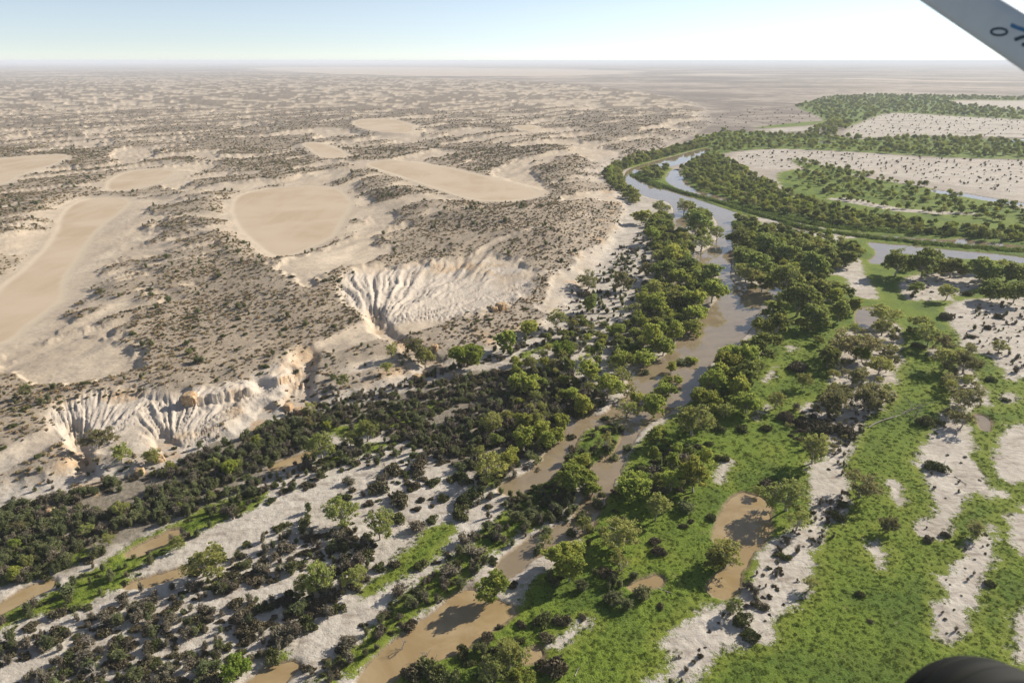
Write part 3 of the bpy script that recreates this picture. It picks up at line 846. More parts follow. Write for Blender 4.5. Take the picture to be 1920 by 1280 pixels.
def upright(seed, stems=9, leaf=0.26, leafy=1.0):
    """upright, feathery bush; radius about 1 m, height about 2.4 m"""
    rng = np.random.default_rng(seed)
    parts, wood = [], []
    for i in range(stems):
        an = rng.uniform(0, 6.28); rr = rng.uniform(0.15, 0.75)
        h = rng.uniform(1.3, 2.4) * (1.1 - rr * 0.5)
        tip = np.array([rr * math.cos(an), rr * math.sin(an), h])
        base = tip * np.array([0.25, 0.25, 0]) + (0, 0, -0.1)
        wood.append(limb(rng, base, tip, 0.045, 0.012, 5, 0.1, 4))
        for q in range(3):
            s0 = base + (tip - base) * rng.uniform(0.3, 0.8)
            wood.append(limb(rng, s0, s0 + rng.normal(size=3) * (0.25, 0.25, 0.2) + (0, 0, 0.3), 0.022, 0.008, 3, 0.1, 4))
        n = int(95 * leafy)
        t = rng.uniform(0.3, 1.05, n)[:, None]
        pts = base + (tip - base) * t + rng.normal(size=(n, 3)) * np.array([0.2, 0.2, 0.16]) * (1.25 - 0.6 * t)
        parts.append(leaves(pts, leaf * 0.55, rng, 1.9))
    return join(wood), join(parts)

def dead(seed, h=6.0, levels=3):
    rng = np.random.default_rng(seed)
    parts = []
    def grow(a, d, L, r, lev):
        b = a + d * L
        parts.append(limb(rng, a, b, r, r * 0.6, 4, 0.1, 5))
        if lev:
            for k in range(rng.integers(2, 5)):
                nd = d + rng.normal(size=3) * 0.55; nd[2] = abs(nd[2]) * 0.9 + 0.1; nd /= np.linalg.norm(nd)
                grow(a + d * L * rng.uniform(0.55, 1.0), nd, L * rng.uniform(0.5, 0.75), r * 0.55, lev - 1)
    for k in range(2):
        d = np.array([rng.normal() * 0.25, rng.normal() * 0.25, 1.0]); d /= np.linalg.norm(d)
        grow(np.array([0, 0, -0.3]), d, h * 0.42, 0.16, levels)
    return join(parts)

def leaf_mat(name, c0, c1, c2, tr=0.5, hue=0.016, val=0.5):
    m = NT(name)
    oi = m.n('ShaderNodeObjectInfo')
    geo = m.n('ShaderNodeNewGeometry')
    tc = m.n('ShaderNodeTexCoord')
    n1 = m.noise(tc.outputs['Object'], 0.6, 2)
    c = m.mix(geo.outputs['Random Per Island'], c0, c1)
    c = m.mix(m.ramp(n1, 0.4, 0.7), c, c2)
    hs = m.n('ShaderNodeHueSaturation')
    m.put(hs.inputs['Hue'], m.math('ADD', 0.5 - hue, m.math('MULTIPLY', oi.outputs['Random'], 2 * hue)))
    r2 = m.math('FRACT', m.math('MULTIPLY', oi.outputs['Random'], 17.31))
    m.put(hs.inputs['Value'], m.math('ADD', 1.0 - val * 0.5, m.math('MULTIPLY', r2, val)))
    m.put(hs.inputs['Color'], c)
    s = m.bsdf(**{'Base Color': hs.outputs[0], 'Roughness': 0.75, 'Specular IOR Level': 0.15})
    t = m.n('ShaderNodeBsdfTranslucent'); m.put(t.inputs['Color'], hs.outputs[0])
    mx = m.n('ShaderNodeMixShader'); mx.inputs[0].default_value = tr
    m.t.links.new(s.outputs[0], mx.inputs[1]); m.t.links.new(t.outputs[0], mx.inputs[2])
    return m.done(mx.outputs[0])

def wood_mat(name, a, b):
    m = NT(name)
    tc = m.n('ShaderNodeTexCoord')
    c = m.mix(m.ramp(m.noise(tc.outputs['Object'], 2.5, 4), 0.35, 0.65), a, b)
    return m.done(m.bsdf(**{'Base Color': c, 'Roughness': 0.85, 'Specular IOR Level': 0.2}).outputs[0])

M = {
    'green': leaf_mat('leaf_green', (0.232, 0.288, 0.062), (0.403, 0.456, 0.099), (0.518, 0.518, 0.112)),
    'olive': leaf_mat('leaf_olive', (0.250, 0.289, 0.094), (0.411, 0.425, 0.142), (0.462, 0.452, 0.123)),
    'dark': leaf_mat('leaf_dark', (0.150, 0.197, 0.058), (0.277, 0.311, 0.090), (0.354, 0.371, 0.098)),
    'bright': leaf_mat('leaf_bright', (0.172, 0.239, 0.036), (0.278, 0.338, 0.058), (0.306, 0.347, 0.066)),
    'brown': leaf_mat('leaf_brown', (0.190, 0.181, 0.086), (0.321, 0.288, 0.127), (0.272, 0.283, 0.107)),
    'charcoal': leaf_mat('twig_charcoal', (0.098, 0.085, 0.051), (0.198, 0.169, 0.103), (0.170, 0.155, 0.076), 0.1),
    'mossy': leaf_mat('leaf_mossy', (0.088, 0.104, 0.033), (0.169, 0.183, 0.061), (0.150, 0.152, 0.066), 0.15),
    'greygreen': leaf_mat('leaf_greygreen', (0.138, 0.161, 0.071), (0.236, 0.253, 0.121), (0.213, 0.230, 0.089)),
    'greydead': leaf_mat('twig_grey', (0.121, 0.105, 0.072), (0.230, 0.198, 0.142), (0.172, 0.160, 0.100), 0.1),
    'salt': leaf_mat('leaf_saltbush', (0.332, 0.252, 0.142), (0.537, 0.415, 0.241), (0.366, 0.306, 0.149), 0.1, 0.02, 0.6),
    'salt2': leaf_mat('leaf_saltbush_dark', (0.184, 0.155, 0.098), (0.314, 0.264, 0.162), (0.216, 0.211, 0.098), 0.1, 0.03, 0.5),
    'reed': leaf_mat('leaf_reed', (0.091, 0.143, 0.034), (0.164, 0.218, 0.050), (0.209, 0.252, 0.059)),
    'herb': leaf_mat('leaf_herb', (0.068, 0.121, 0.015), (0.142, 0.191, 0.029), (0.176, 0.200, 0.033), 0.3),
    'bark': wood_mat('bark_pale', (0.30, 0.26, 0.21), (0.48, 0.43, 0.36)),
    'bark2': wood_mat('bark_grey', (0.13, 0.105, 0.085), (0.25, 0.21, 0.175)),
    'deadwood': wood_mat('deadwood_grey', (0.22, 0.19, 0.165), (0.40, 0.36, 0.32)),
}

def two(name, wf, lf, wm, lm):
    w = mesh_np(name + '_wood', *wf); w.materials.append(wm)
    l = mesh_np(name + '_leaf', *lf); l.materials.append(lm)
    return w, l

GUMS = {}
for kind, mat, cfgs in (
        ('g', 'green', [dict(lobes=13, dens=1.0), dict(lobes=16, dens=1.0), dict(lobes=11, dens=1.15), dict(lobes=14, dens=0.95, hgt=12.5), dict(lobes=18, dens=0.8, openness=0.1), dict(lobes=15, dens=0.9, hgt=9.5, openness=0.08)]),
        ('o', 'olive', [dict(lobes=13, dens=0.85, openness=0.15, leaf=0.38), dict(lobes=16, dens=0.8, openness=0.2, leaf=0.38), dict(lobes=12, dens=0.9, openness=0.1, leaf=0.38), dict(lobes=15, dens=0.8, openness=0.28, leaf=0.36, hgt=12.0), dict(lobes=11, dens=0.85, openness=0.3, leaf=0.36)]),
        ('d', 'dark', [dict(lobes=11, dens=1.1), dict(lobes=13, dens=1.1), dict(lobes=12, dens=1.2), dict(lobes=17, dens=0.9, hgt=12.0), dict(lobes=14, dens=1.0, hgt=9.5, openness=0.1)]),
        ('y', 'bright', [dict(lobes=13, dens=1.2, hgt=9.5)]),
        ('n', 'brown', [dict(lobes=13, dens=0.9, openness=0.15, leaf=0.36, hgt=8.5), dict(lobes=16, dens=0.9, openness=0.1, leaf=0.36, hgt=9.0)])):
    GUMS[kind] = [two('gum_' + kind, *gum(100 + ord(kind) * 7 + i, **c), M['bark'], M[mat]) for i, c in enumerate(cfgs)]
SHRUB = {
    'k': [two('shrub_k', *dome(200 + i, 1300, 0.30, 9, 0.85, 0, 0.3), M['bark2'], M['charcoal']) for i in range(4)],
    'm': [two('shrub_m', *dome(220 + i, 1300, 0.30, 9, 0.9, 0, 0.3), M['bark2'], M['mossy']) for i in range(3)],
    'b': [two('bush_b', *upright(240 + i, 11), M['bark2'], M['greygreen']) for i in range(4)],
    'x': [two('bush_x', *upright(260 + i, 12, 0.22, 0.7), M['bark2'], M['greydead']) for i in range(4)],
    's': [two('salt_s', *dome(280 + i, 260, 0.5, 4, 0.8), M['bark2'], M['salt']) for i in range(3)],
    't': [two('salt_t', *dome(290 + i, 260, 0.5, 4, 0.85), M['bark2'], M['salt2']) for i in range(2)],
}
DEADS = []
for i in range(3):
    w = mesh_np('dead_wood', *dead(300 + i)); w.materials.append(M['deadwood']); DEADS.append(w)

# ------------------------------------------------------------------ where plants stand: (picture x, y of the crown's middle, crown radius in picture px, kind)
TREES = [
 (1110,915,17,'g'),(1135,830,16,'o'),(1092,985,15,'o'),(1195,745,12,'g'),(1048,815,13,'g'),(1260,690,11,'g'),(1020,1015,13,'o'),
 (981,710,25,'g'),(1140,723,24,'g'),(1176,731,16,'o'),(1095,760,19,'g'),(1176,762,21,'o'),(1228,762,23,'g'),(1249,734,20,'g'),(1317,739,24,'g'),(1337,716,22,'g'),
 (1301,781,36,'o'),(1233,817,19,'g'),(981,788,17,'g'),(983,820,19,'g'),(1015,801,19,'g'),(1025,825,17,'g'),(1054,791,14,'g'),(923,791,20,'o'),(955,859,20,'g'),(916,874,27,'o'),
 (1007,861,10,'o'),(1080,887,35,'g'),(1090,862,18,'g'),(1100,851,10,'o'),(1186,900,32,'g'),(1259,903,19,'g'),(1303,898,26,'g'),(1231,953,23,'o'),(1160,986,37,'o'),
 (1056,1032,32,'g'),(1068,1066,26,'g'),(923,1097,30,'g'),(1168,1058,18,'o'),(1363,1035,30,'o'),(1340,1048,20,'d'),(952,1227,31,'o'),(923,1256,26,'o'),(975,1272,26,'g'),
 (1480,923,36,'o'),(1497,973,22,'o'),(1423,920,11,'o'),(1620,903,30,'n'),(1667,980,17,'n'),(1830,990,16,'n'),(1377,1137,15,'o'),(1520,1093,12,'o'),
 (1613,637,35,'n'),(1619,663,14,'y'),(1650,682,21,'o'),(1611,702,22,'n'),(1647,727,32,'n'),(1560,744,30,'n'),(1627,747,24,'n'),(1527,845,24,'o'),(1661,581,26,'o'),(1658,606,22,'o'),
 (1731,598,25,'d'),(1743,629,20,'o'),(1774,643,18,'n'),(1813,671,28,'n'),(1774,674,20,'o'),(1785,705,17,'n'),(1810,739,27,'n'),(1805,784,20,'n'),(1554,668,20,'d'),(1509,711,16,'o'),(1535,635,10,'d'),
 (1498,559,32,'d'),(1450,607,34,'d'),(1425,640,30,'d'),(1453,576,25,'d'),(1476,517,30,'d'),(1571,531,24,'d'),(1574,584,18,'d'),(1529,590,24,'d'),(1537,542,22,'d'),(1526,497,22,'d'),(1563,556,16,'g'),
 (1602,573,14,'d'),(1394,666,28,'g'),(1397,700,26,'d'),(1411,514,22,'o'),(1388,505,14,'o'),(1422,494,28,'d'),(1402,750,24,'g'),(1386,725,22,'g'),(1456,750,16,'o'),
 (1684,491,24,'d'),(1734,491,28,'d'),(1788,494,24,'d'),(1841,502,26,'d'),(1895,497,28,'d'),(1864,539,22,'d'),(1906,547,20,'d'),(1720,536,14,'d'),(1776,547,14,'o'),(1875,646,14,'o'),
 (1333,507,26,'d'),(1277,515,20,'g'),(1337,545,21,'g'),(1262,551,27,'d'),(1302,559,23,'g'),(1304,580,22,'g'),(1229,570,22,'g'),(1187,574,19,'o'),(1227,540,15,'o'),(1298,605,20,'g'),(1265,626,17,'g'),
 (1244,649,17,'g'),(1210,667,22,'g'),(1167,672,22,'g'),(1117,659,18,'d'),(1060,651,18,'y'),(1158,615,15,'g'),(1219,638,20,'g'),(1044,597,18,'o'),(1102,520,22,'n'),(1108,570,14,'d'),(1171,522,20,'n'),
 (1298,672,10,'g'),(1167,701,18,'o'),(1102,699,20,'g'),(1252,711,10,'g'),(1271,713,10,'g'),(1367,661,22,'g'),(1362,680,24,'g'),(1350,700,20,'g'),
 (870,657,29,'y'),(947,637,20,'g'),(993,610,17,'g'),(797,673,15,'o'),(783,650,25,'n'),(1308,411,24,'d'),(1317,448,22,'o'),(1283,386,15,'o'),(1345,437,14,'o'),
 (389,1042,38,'o'),(445,1250,24,'y'),(333,1016,13,'o'),(202,1010,12,'o'),(637,959,28,'o'),(711,986,26,'o'),(598,1084,28,'o'),(569,1090,20,'o'),(670,1084,22,'o'),(655,820,16,'o'),(601,839,26,'o'),(687,809,18,'o'),
 (643,713,12,'o'),(725,689,10,'o'),(734,661,12,'o'),(584,764,14,'o'),(181,815,25,'n'),(227,856,17,'o'),(283,856,14,'o'),(429,873,15,'y'),(47,730,13,'n'),(1205,400,17,'g'),(1238,385,15,'o'),(1222,440,15,'g'),
 (1265,470,20,'g'),(1290,490,18,'d'),(1245,500,22,'d'),(1215,500,15,'n'),(1385,440,20,'d'),(1400,470,24,'d'),(1440,455,22,'d'),(1480,470,22,'d'),(1430,530,18,'d'),(1550,470,20,'d'),(1590,478,20,'d'),(1505,455,16,'o'),
]
SHRUBS = [
 (1118,945,15,'b'),(1070,1000,13,'b'),(1128,925,12,'m'),(1150,858,13,'b'),(1075,840,12,'k'),(1070,818,13,'k'),(1135,785,10,'b'),(1175,840,11,'b'),(1010,1032,13,'b'),(1040,905,12,'m'),(960,1095,12,'k'),(1278,856,20,'x'),(1228,882,18,'x'),(1142,840,15,'b'),(1288,950,20,'b'),(1001,958,20,'b'),(965,968,16,'b'),(1022,942,16,'b'),(1061,942,12,'b'),(1092,971,16,'b'),(1025,1000,15,'b'),
 (1150,1071,16,'k'),(1228,1011,14,'k'),(1236,1032,16,'k'),(1150,1118,24,'b'),(1205,1108,22,'b'),(1173,1134,14,'b'),(1017,1157,22,'m'),(1054,1160,18,'k'),(1025,1193,18,'k'),(978,1170,12,'k'),(973,1199,12,'m'),
 (1035,1240,32,'k'),(916,1193,13,'k'),(936,1173,10,'k'),(1238,1134,8,'k'),(1093,1155,10,'k'),(1390,1157,22,'m'),(1413,1187,24,'m'),(1427,1133,14,'k'),(1440,903,20,'k'),(1333,967,13,'m'),(1567,963,17,'m'),(1580,943,13,'m'),
 (1467,1040,15,'m'),(1743,1007,13,'k'),(1773,1000,10,'k'),(1613,1110,11,'m'),(1633,1163,7,'k'),(1860,1093,13,'m'),(1757,870,22,'m'),(1540,795,30,'k'),(1585,806,22,'k'),(1473,778,20,'k'),(1506,789,20,'k'),(1737,786,20,'m'),(1763,790,11,'m'),
 (1858,708,12,'m'),(1886,747,10,'m'),(1495,682,22,'k'),(1816,547,12,'m'),(1774,590,16,'k'),(1824,629,10,'k'),(1875,590,12,'k'),(1852,612,10,'k'),(1723,646,12,'m'),(1100,549,16,'k'),(1277,678,16,'b'),(1210,699,10,'b'),
 (128,1108,16,'b'),(439,1129,20,'k'),(193,1182,18,'k'),(578,1164,22,'m'),(634,1135,16,'m'),(512,1227,20,'m'),(765,1170,18,'k'),(717,1176,14,'k'),(860,953,24,'m'),(750,933,22,'k'),(877,927,26,'m'),(809,971,13,'m'),(741,1057,14,'k'),
 (788,1054,16,'m'),(782,983,22,'x'),(747,968,18,'m'),(711,1060,16,'m'),(889,1028,24,'x'),(845,1066,24,'x'),(870,1010,18,'x'),(747,1105,20,'x'),(655,1200,22,'x'),(640,1215,18,'k'),(910,1194,14,'k'),(806,1250,30,'m'),(770,1255,24,'k'),(840,1262,24,'m'),
 (650,788,10,'m'),(675,781,8,'m'),(697,776,7,'m'),(699,788,12,'m'),(777,750,14,'m'),(814,752,10,'m'),(739,736,12,'m'),(812,900,16,'m'),(784,867,20,'k'),(734,877,24,'k'),(777,905,15,'k'),(711,912,22,'k'),(847,895,14,'m'),(784,885,12,'k'),
 (652,900,16,'x'),(844,834,18,'k'),(870,893,20,'m'),(556,694,7,'m'),(172,917,10,'m'),(333,1130,15,'k'),(310,1145,14,'k'),(830,932,14,'m'),(905,905,12,'k'),(1007,880,9,'k'),(1040,1095,12,'b'),(1090,1100,14,'b'),
 (1310,835,9,'k'),(1355,857,14,'m'),(1282,985,8,'k'),(1297,975,7,'k'),(1390,800,14,'m'),(1440,800,14,'m'),(1350,800,14,'m'),(1330,830,10,'m'),
]
DEADT = [(1015,1165,0,'d'),(756,1206,16,'d'),(797,1221,16,'d'),(170,1205,18,'d'),(180,1255,20,'d'),(1300,615,12,'d'),(735,1000,0,'d'),(1715,770,14,'d'),(1085,650,14,'d'),(720,870,16,'d')]
DEADT = [d for d in DEADT if d[2]]

# scatter regions: polygon, spacing metres, [(kind, weight)], radius metres lo..hi, class
REG = [
 ([(1235,402),(1262,408),(1290,445),(1302,500),(1345,520),(1350,560),(1310,600),(1260,650),(1230,668),(1180,688),(1140,680),(1150,640),(1190,600),(1200,560),(1230,520),(1225,470),(1205,430)], 5.2, 'ggdddo', 2.2, 4.4, 'T'),
 ([(1265,326),(1300,302),(1340,288),(1370,302),(1420,332),(1470,357),(1560,392),(1700,412),(1800,427),(1990,440),(1990,462),(1800,450),(1650,432),(1560,424),(1450,400),(1380,384),(1330,370),(1285,350)], 8.2, 'dddggo', 2.4, 4.8, 'T'),
 ([(1125,322),(1180,300),(1260,281),(1320,263),(1335,275),(1300,282),(1250,295),(1190,311),(1172,325),(1170,350),(1200,372),(1190,392),(1165,365),(1140,345)], 7.5, 'dddgo', 3.0, 5.5, 'T'),
 ([(1192,322),(1240,312),(1258,316),(1246,338),(1212,338)], 8.0, 'dgo', 3.0, 5.0, 'T'),
 ([(1295,264),(1350,247),(1450,252),(1560,252),(1620,264),(1700,257),(1800,260),(1990,264),(1990,298),(1800,296),(1650,287),(1560,282),(1450,278),(1380,283),(1340,291),(1310,291)], 13.0, 'ddggo', 3.0, 5.4, 'T'),
 ([(1490,197),(1560,181),(1640,178),(1800,181),(1990,185),(1990,190),(1790,187),(1765,193),(1990,212),(1990,229),(1750,216),(1700,211),(1640,219),(1600,236),(1550,233),(1530,216),(1500,206)], 22.0, 'ddgg', 3.8, 7.0, 'T'),
 ([(1375,408),(1430,424),(1500,440),(1560,450),(1625,470),(1600,500),(1540,520),(1520,560),(1470,580),(1445,524),(1374,518),(1376,480),(1374,440)], 7.0, 'ddddgo', 2.4, 4.8, 'T'),
 ([(1690,497),(1830,500),(1960,500),(1990,570),(1850,560),(1835,525),(1700,515)], 10.5, 'ddddg', 3.0, 5.5, 'T'),
 ([(1284,388),(1328,402),(1338,422),(1320,452),(1302,460),(1286,440)], 8.0, 'ddgo', 3.0, 4.6, 'T'),
 ([(1480,575),(1560,540),(1610,560),(1600,610),(1540,620),(1470,640)], 11.0, 'ddgo', 2.4, 4.6, 'T'),
 ([(1300,800),(1350,700),(1420,640),(1440,660),(1400,740),(1360,800),(1310,840)], 7.0, 'gggdo', 2.6, 4.4, 'T'),
 ([(1200,870),(1300,840),(1330,880),(1310,940),(1230,930)], 6.5, 'ggdn', 2.2, 3.6, 'T'),
 ([(960,690),(1100,680),(1160,720),(1140,760),(1060,790),(1040,830),(960,850),(900,880),(880,840),(960,780),(940,730)], 9.0, 'ggod', 2.2, 4.2, 'T'),
 ([(940,690),(1000,650),(1060,620),(1110,590),(1150,640),(1130,690),(1000,700)], 8.5, 'dgon', 2.0, 3.8, 'T'),
 ([(1520,240),(1573,225),(1600,238),(1560,255),(1500,262)], 16.0, 'dg', 4, 7, 'T'),
 ([(1560,620),(1690,600),(1680,720),(1640,770),(1500,770),(1560,700)], 9.0, 'nnno', 2.4, 4.4, 'T'),
 ([(1780,650),(1830,650),(1840,740),(1800,810),(1770,800),(1780,720)], 7.5, 'nnno', 2.0, 3.8, 'T'),
 # low dark green shrubs among the far greens
 ([(1475,296),(1560,312),(1700,342),(1800,362),(1990,395),(1990,425),(1800,410),(1640,385),(1540,370),(1470,345),(1500,318)], 10.5, 'ddgo', 1.8, 4.2, 'T'),
 # lower left scrub
 ([(-60,958),(60,948),(200,908),(330,870),(430,830),(560,780),(650,782),(610,825),(545,860),(500,900),(400,945),(300,990),(200,1045),(100,1080),(-60,1110)], 2.3, 'bxbkbbmx', 0.9, 2.9, 'S'),
 ([(600,778),(720,750),(830,706),(950,692),(1050,692),(1130,732),(1140,760),(1070,790),(1030,835),(960,890),(900,905),(840,880),(800,840),(700,812),(620,802)], 2.9, 'kkxmb', 1.2, 2.9, 'S'),
 ([(-60,1220),(100,1185),(250,1140),(400,1080),(520,1030),(640,985),(720,1000),(700,1080),(640,1140),(560,1200),(480,1250),(440,1300),(-60,1300)], 2.8, 'kkbxmkx', 0.9, 2.9, 'S'),
 ([(-60,1180),(100,1150),(250,1105),(380,1050),(520,985),(640,930),(720,890),(830,880),(830,940),(760,980),(640,990),(520,1030),(400,1080),(250,1140),(100,1185),(-60,1220)], 4.0, 'kkbxm', 0.9, 2.6, 'S'),
 ([(480,905),(560,860),(640,830),(760,825),(860,800),(900,850),(800,875),(700,868),(620,890),(540,925),(420,985),(400,970)], 3.4, 'bbkxmm', 0.9, 2.4, 'S'),
 ([(880,930),(960,890),(1040,860),(1090,800),(1180,780),(1200,800),(1160,860),(1110,930),(1080,990),(1000,1010),(930,1050),(900,1000)], 4.4, 'bbmkx', 1.0, 2.6, 'S'),
 ([(1040,1000),(1110,940),(1170,900),(1250,850),(1300,800),(1320,860),(1300,940),(1200,960),(1120,1010),(1060,1090),(1000,1120)], 6.0, 'bmmk', 1.0, 2.4, 'S'),
 ([(560,1255),(640,1205),(740,1120),(830,1040),(900,985),(960,1010),(900,1080),(860,1105),(790,1145),(740,1195),(650,1262),(600,1292)], 3.6, 'xxkmb', 1.0, 2.2, 'S'),
 ([(740,1285),(760,1245),(830,1235),(900,1210),(960,1210),(1000,1290)], 3.6, 'mmkb', 1.2, 2.6, 'S'),
 ([(930,930),(1060,900),(1100,950),(1060,985),(1000,1000),(960,990)], 4.0, 'bbbkm', 1.2, 2.4, 'S'),
 ([(940,690),(1000,650),(1060,620),(1110,560),(1150,500),(1200,430),(1240,440),(1220,520),(1180,600),(1150,640),(1130,690),(1000,700)], 6.0, 'xmmbb', 1.0, 2.8, 'S'),
 ([(830,700),(850,670),(960,640),(1040,600),(1060,620),(1000,660),(900,690)], 4.5, 'kxmb', 1.0, 2.4, 'S'),
 ([(640,735),(700,735),(790,705),(830,690),(840,700),(790,730),(700,760),(640,775),(560,785),(580,755)], 2.8, 'xxkb', 0.8, 1.8, 'S'),
 ([(1460,770),(1560,760),(1600,800),(1560,860),(1500,850)], 4.0, 'kkxn', 1.2, 2.6, 'S'),
 ([(1110,1060),(1250,1080),(1250,1120),(1150,1140),(1110,1110)], 3.6, 'kbbm', 1.0, 2.2, 'S'),
 ([(1240,830),(1300,840),(1310,900),(1240,940),(1200,900)], 4.5, 'xkb', 1.2, 2.4, 'S'),
 ([(510,905),(386,950),(208,1040),(59,1130),(-40,1160),(-40,1195),(119,1146),(223,1108),(327,1030),(500,940)], 4.2, 'bbxm', 0.8, 1.8, 'S'),
 ([(-60,958),(60,948),(200,908),(330,870),(430,830),(560,780),(650,782),(610,825),(545,860),(500,900),(400,945),(300,990),(200,1045),(100,1080),(-60,1110)], 12.0, 'oogn', 1.6, 3.0, 'T'),
 # small dark shrubs dotted over the sand patches
 ([(1210,1285),(1380,1140),(1440,1020),(1520,980),(1550,860),(1600,780),(1690,640),(1680,720),(1600,830),(1580,970),(1530,1090),(1450,1190),(1300,1285)], 3.6, 'kxxt', 0.5, 1.4, 'S'),
 ([(1745,829),(1785,750),(1800,690),(1855,745),(1812,790),(1840,887),(1853,925),(1800,950),(1773,1007),(1720,1000),(1757,943),(1720,867)], 6.0, 'xtt', 0.4, 1.1, 'S'),
 ([(1760,1077),(1850,985),(1863,1027),(1813,1173),(1793,1203),(1755,1195)], 4.5, 'xtt', 0.4, 1.1, 'S'),
 ([(1774,575),(1990,555),(2030,700),(1895,715),(1858,668),(1800,650)], 5.5, 'xttb', 0.5, 1.9, 'S'),
 ([(1692,522),(1796,502),(1840,536),(1774,564),(1700,561)], 8.0, 'ttx', 0.6, 1.9, 'S'),
 ([(1363,294),(1463,281),(1697,295),(1990,304),(1990,378),(1747,340),(1613,320),(1480,318),(1380,306)], 15.0, 'xmxt', 0.8, 2.6, 'S'),
 ([(1573,247),(1663,211),(1780,218),(1990,228),(1990,260),(1697,254),(1613,261)], 28.0, 'xmx', 1.2, 3.0, 'S'),
 ([(1400,245),(1560,228),(1500,200),(1350,205),(1330,250)], 40.0, 'xmm', 1.6, 3.4, 'S'),
 ([(1100,520),(1180,450),(1200,480),(1150,560),(1060,620),(1000,640),(1040,590)], 6.5, 'xtmb', 0.7, 2.2, 'S'),
 ([(0,900),(150,880),(300,855),(340,830),(420,810),(380,850),(200,905),(0,950)], 5.0, 'bxtm', 0.8, 1.8, 'S'),
 ([(520,770),(545,760),(560,800),(500,840),(450,850)], 3.6, 'bmx', 1.2, 2.2, 'S'),
 ([(40,740),(130,745),(230,720),(300,715),(290,735),(180,750),(90,780),(0,790)], 4.2, 'txm', 0.8, 1.7, 'S'),
]

rng = np.random.default_rng(11)
pdist = lambda x, y: math.hypot(x, y)
plants = []     # kind class, variety, x, y, z, radius
UNIT = {'T': 5.5}
occupied = []

def add_manual(lst, cls):
    P = np.array([(a, b, c) for a, b, c, _ in lst], float)
    hc = np.zeros(len(P)) + 1.0
    x, y, z = UH(P[:, 0], P[:, 1])
    for it in range(4):
        zc = y * CP - (z + hc - H) * SP
        r = P[:, 2] / FPX * zc
        hc = r * (1.15 if cls == 'T' else 0.45)
        x, y = U(P[:, 0], P[:, 1], z + hc)
        z = height(x, y)
    for i, (a, b, c, k) in enumerate(lst):
        plants.append([cls, k, x[i], y[i], z[i], r[i], True])
add_manual(TREES, 'T')
add_manual(SHRUBS, 'S')

def scatter(poly, sp):
    """jittered points about sp metres apart inside a polygon"""
    lo, hi = poly.min(0), poly.max(0)
    nx = int((hi[0] - lo[0]) / sp) + 1; ny = int((hi[1] - lo[1]) / sp) + 1
    gx, gy = np.meshgrid(np.arange(nx), np.arange(ny))
    x = lo[0] + (gx.ravel() + rng.random(nx * ny)) * sp
    y = lo[1] + (gy.ravel() + rng.random(nx * ny)) * sp
    k = sdf(poly, x, y, 5.0) > 0
    return x[k], y[k]

mxy = np.array([(p[2], p[3], p[5]) for p in plants])
mcls = np.array([p[0] == 'T' for p in plants])
for poly, (pts, sp, kinds, r0, r1, cls) in zip(PHS([q[0] for q in REG]), REG):
    x, y = scatter(poly, sp)
    if not len(x): continue
    fa, fc = x * 0.87 + y * 0.49, -x * 0.49 + y * 0.87
    near_ = 1 - sstep(330, 480, np.hypot(x, y))
    cl = fbm(x / 26, y / 26, 171, 3) * (1 - near_) + fbm(fa / 44, fc / 11, 173, 3) * near_
    keep = cl > ((-0.28 if (sp < 9 and cls == 'T') else (0.02 if (cls == 'T' and sp > 10) else -0.16)) if r1 > 2.0 else -0.12) - 0.2 * rng.random(len(x)) + (0.12 if sp > 14 and cls == 'S' else (0.18 if r1 < 1.5 else 0))
    x, y = x[keep], y[keep]
    wd = water_sdf(x, y, 12.0)
    keep = wd < (np.where(np.hypot(x, y) > 430, -5.0, -1.5) if cls == 'T' else -1.0)
    x, y = x[keep], y[keep]
    z = height(x, y)
    r = r0 + (r1 - r0) * rng.random(len(x)) ** (1.6 if cls == 'T' else 2.2) * (1 + 0.5 * np.clip(fbm(x / 15, y / 15, 175, 2), -0.6, 1))
    same = mxy[mcls] if cls == 'T' else mxy[~mcls]
    lo_, hi_ = poly.min(0) - 12, poly.max(0) + 12
    same = same[(same[:, 0] > lo_[0]) & (same[:, 0] < hi_[0]) & (same[:, 1] > lo_[1]) & (same[:, 1] < hi_[1])]
    hit = (np.hypot(same[None, :, 0] - x[:, None], same[None, :, 1] - y[:, None]) < same[None, :, 2] * 0.8 + r[:, None] * 0.4).any(1)
    for i in np.nonzero(~hit)[0]:
        k = kinds[rng.integers(len(kinds))]
        c = 'T' if k in 'gody' and cls == 'T' else ('T' if k == 'n' else 'S')
        plants.append([c, k, x[i], y[i], z[i], r[i], False])
        if c == 'S' and k in 'kmx' and pdist(x[i], y[i]) < 600:
            for _ in range(rng.integers(0, 3)):          # clumped growth
                an_ = rng.uniform(0, 6.28); q_ = r[i] * rng.uniform(0.45, 0.8)
                plants.append([c, k, x[i] + math.cos(an_) * r[i] * 1.1, y[i] + math.sin(an_) * r[i] * 1.1, z[i] - 0.1, q_, False])

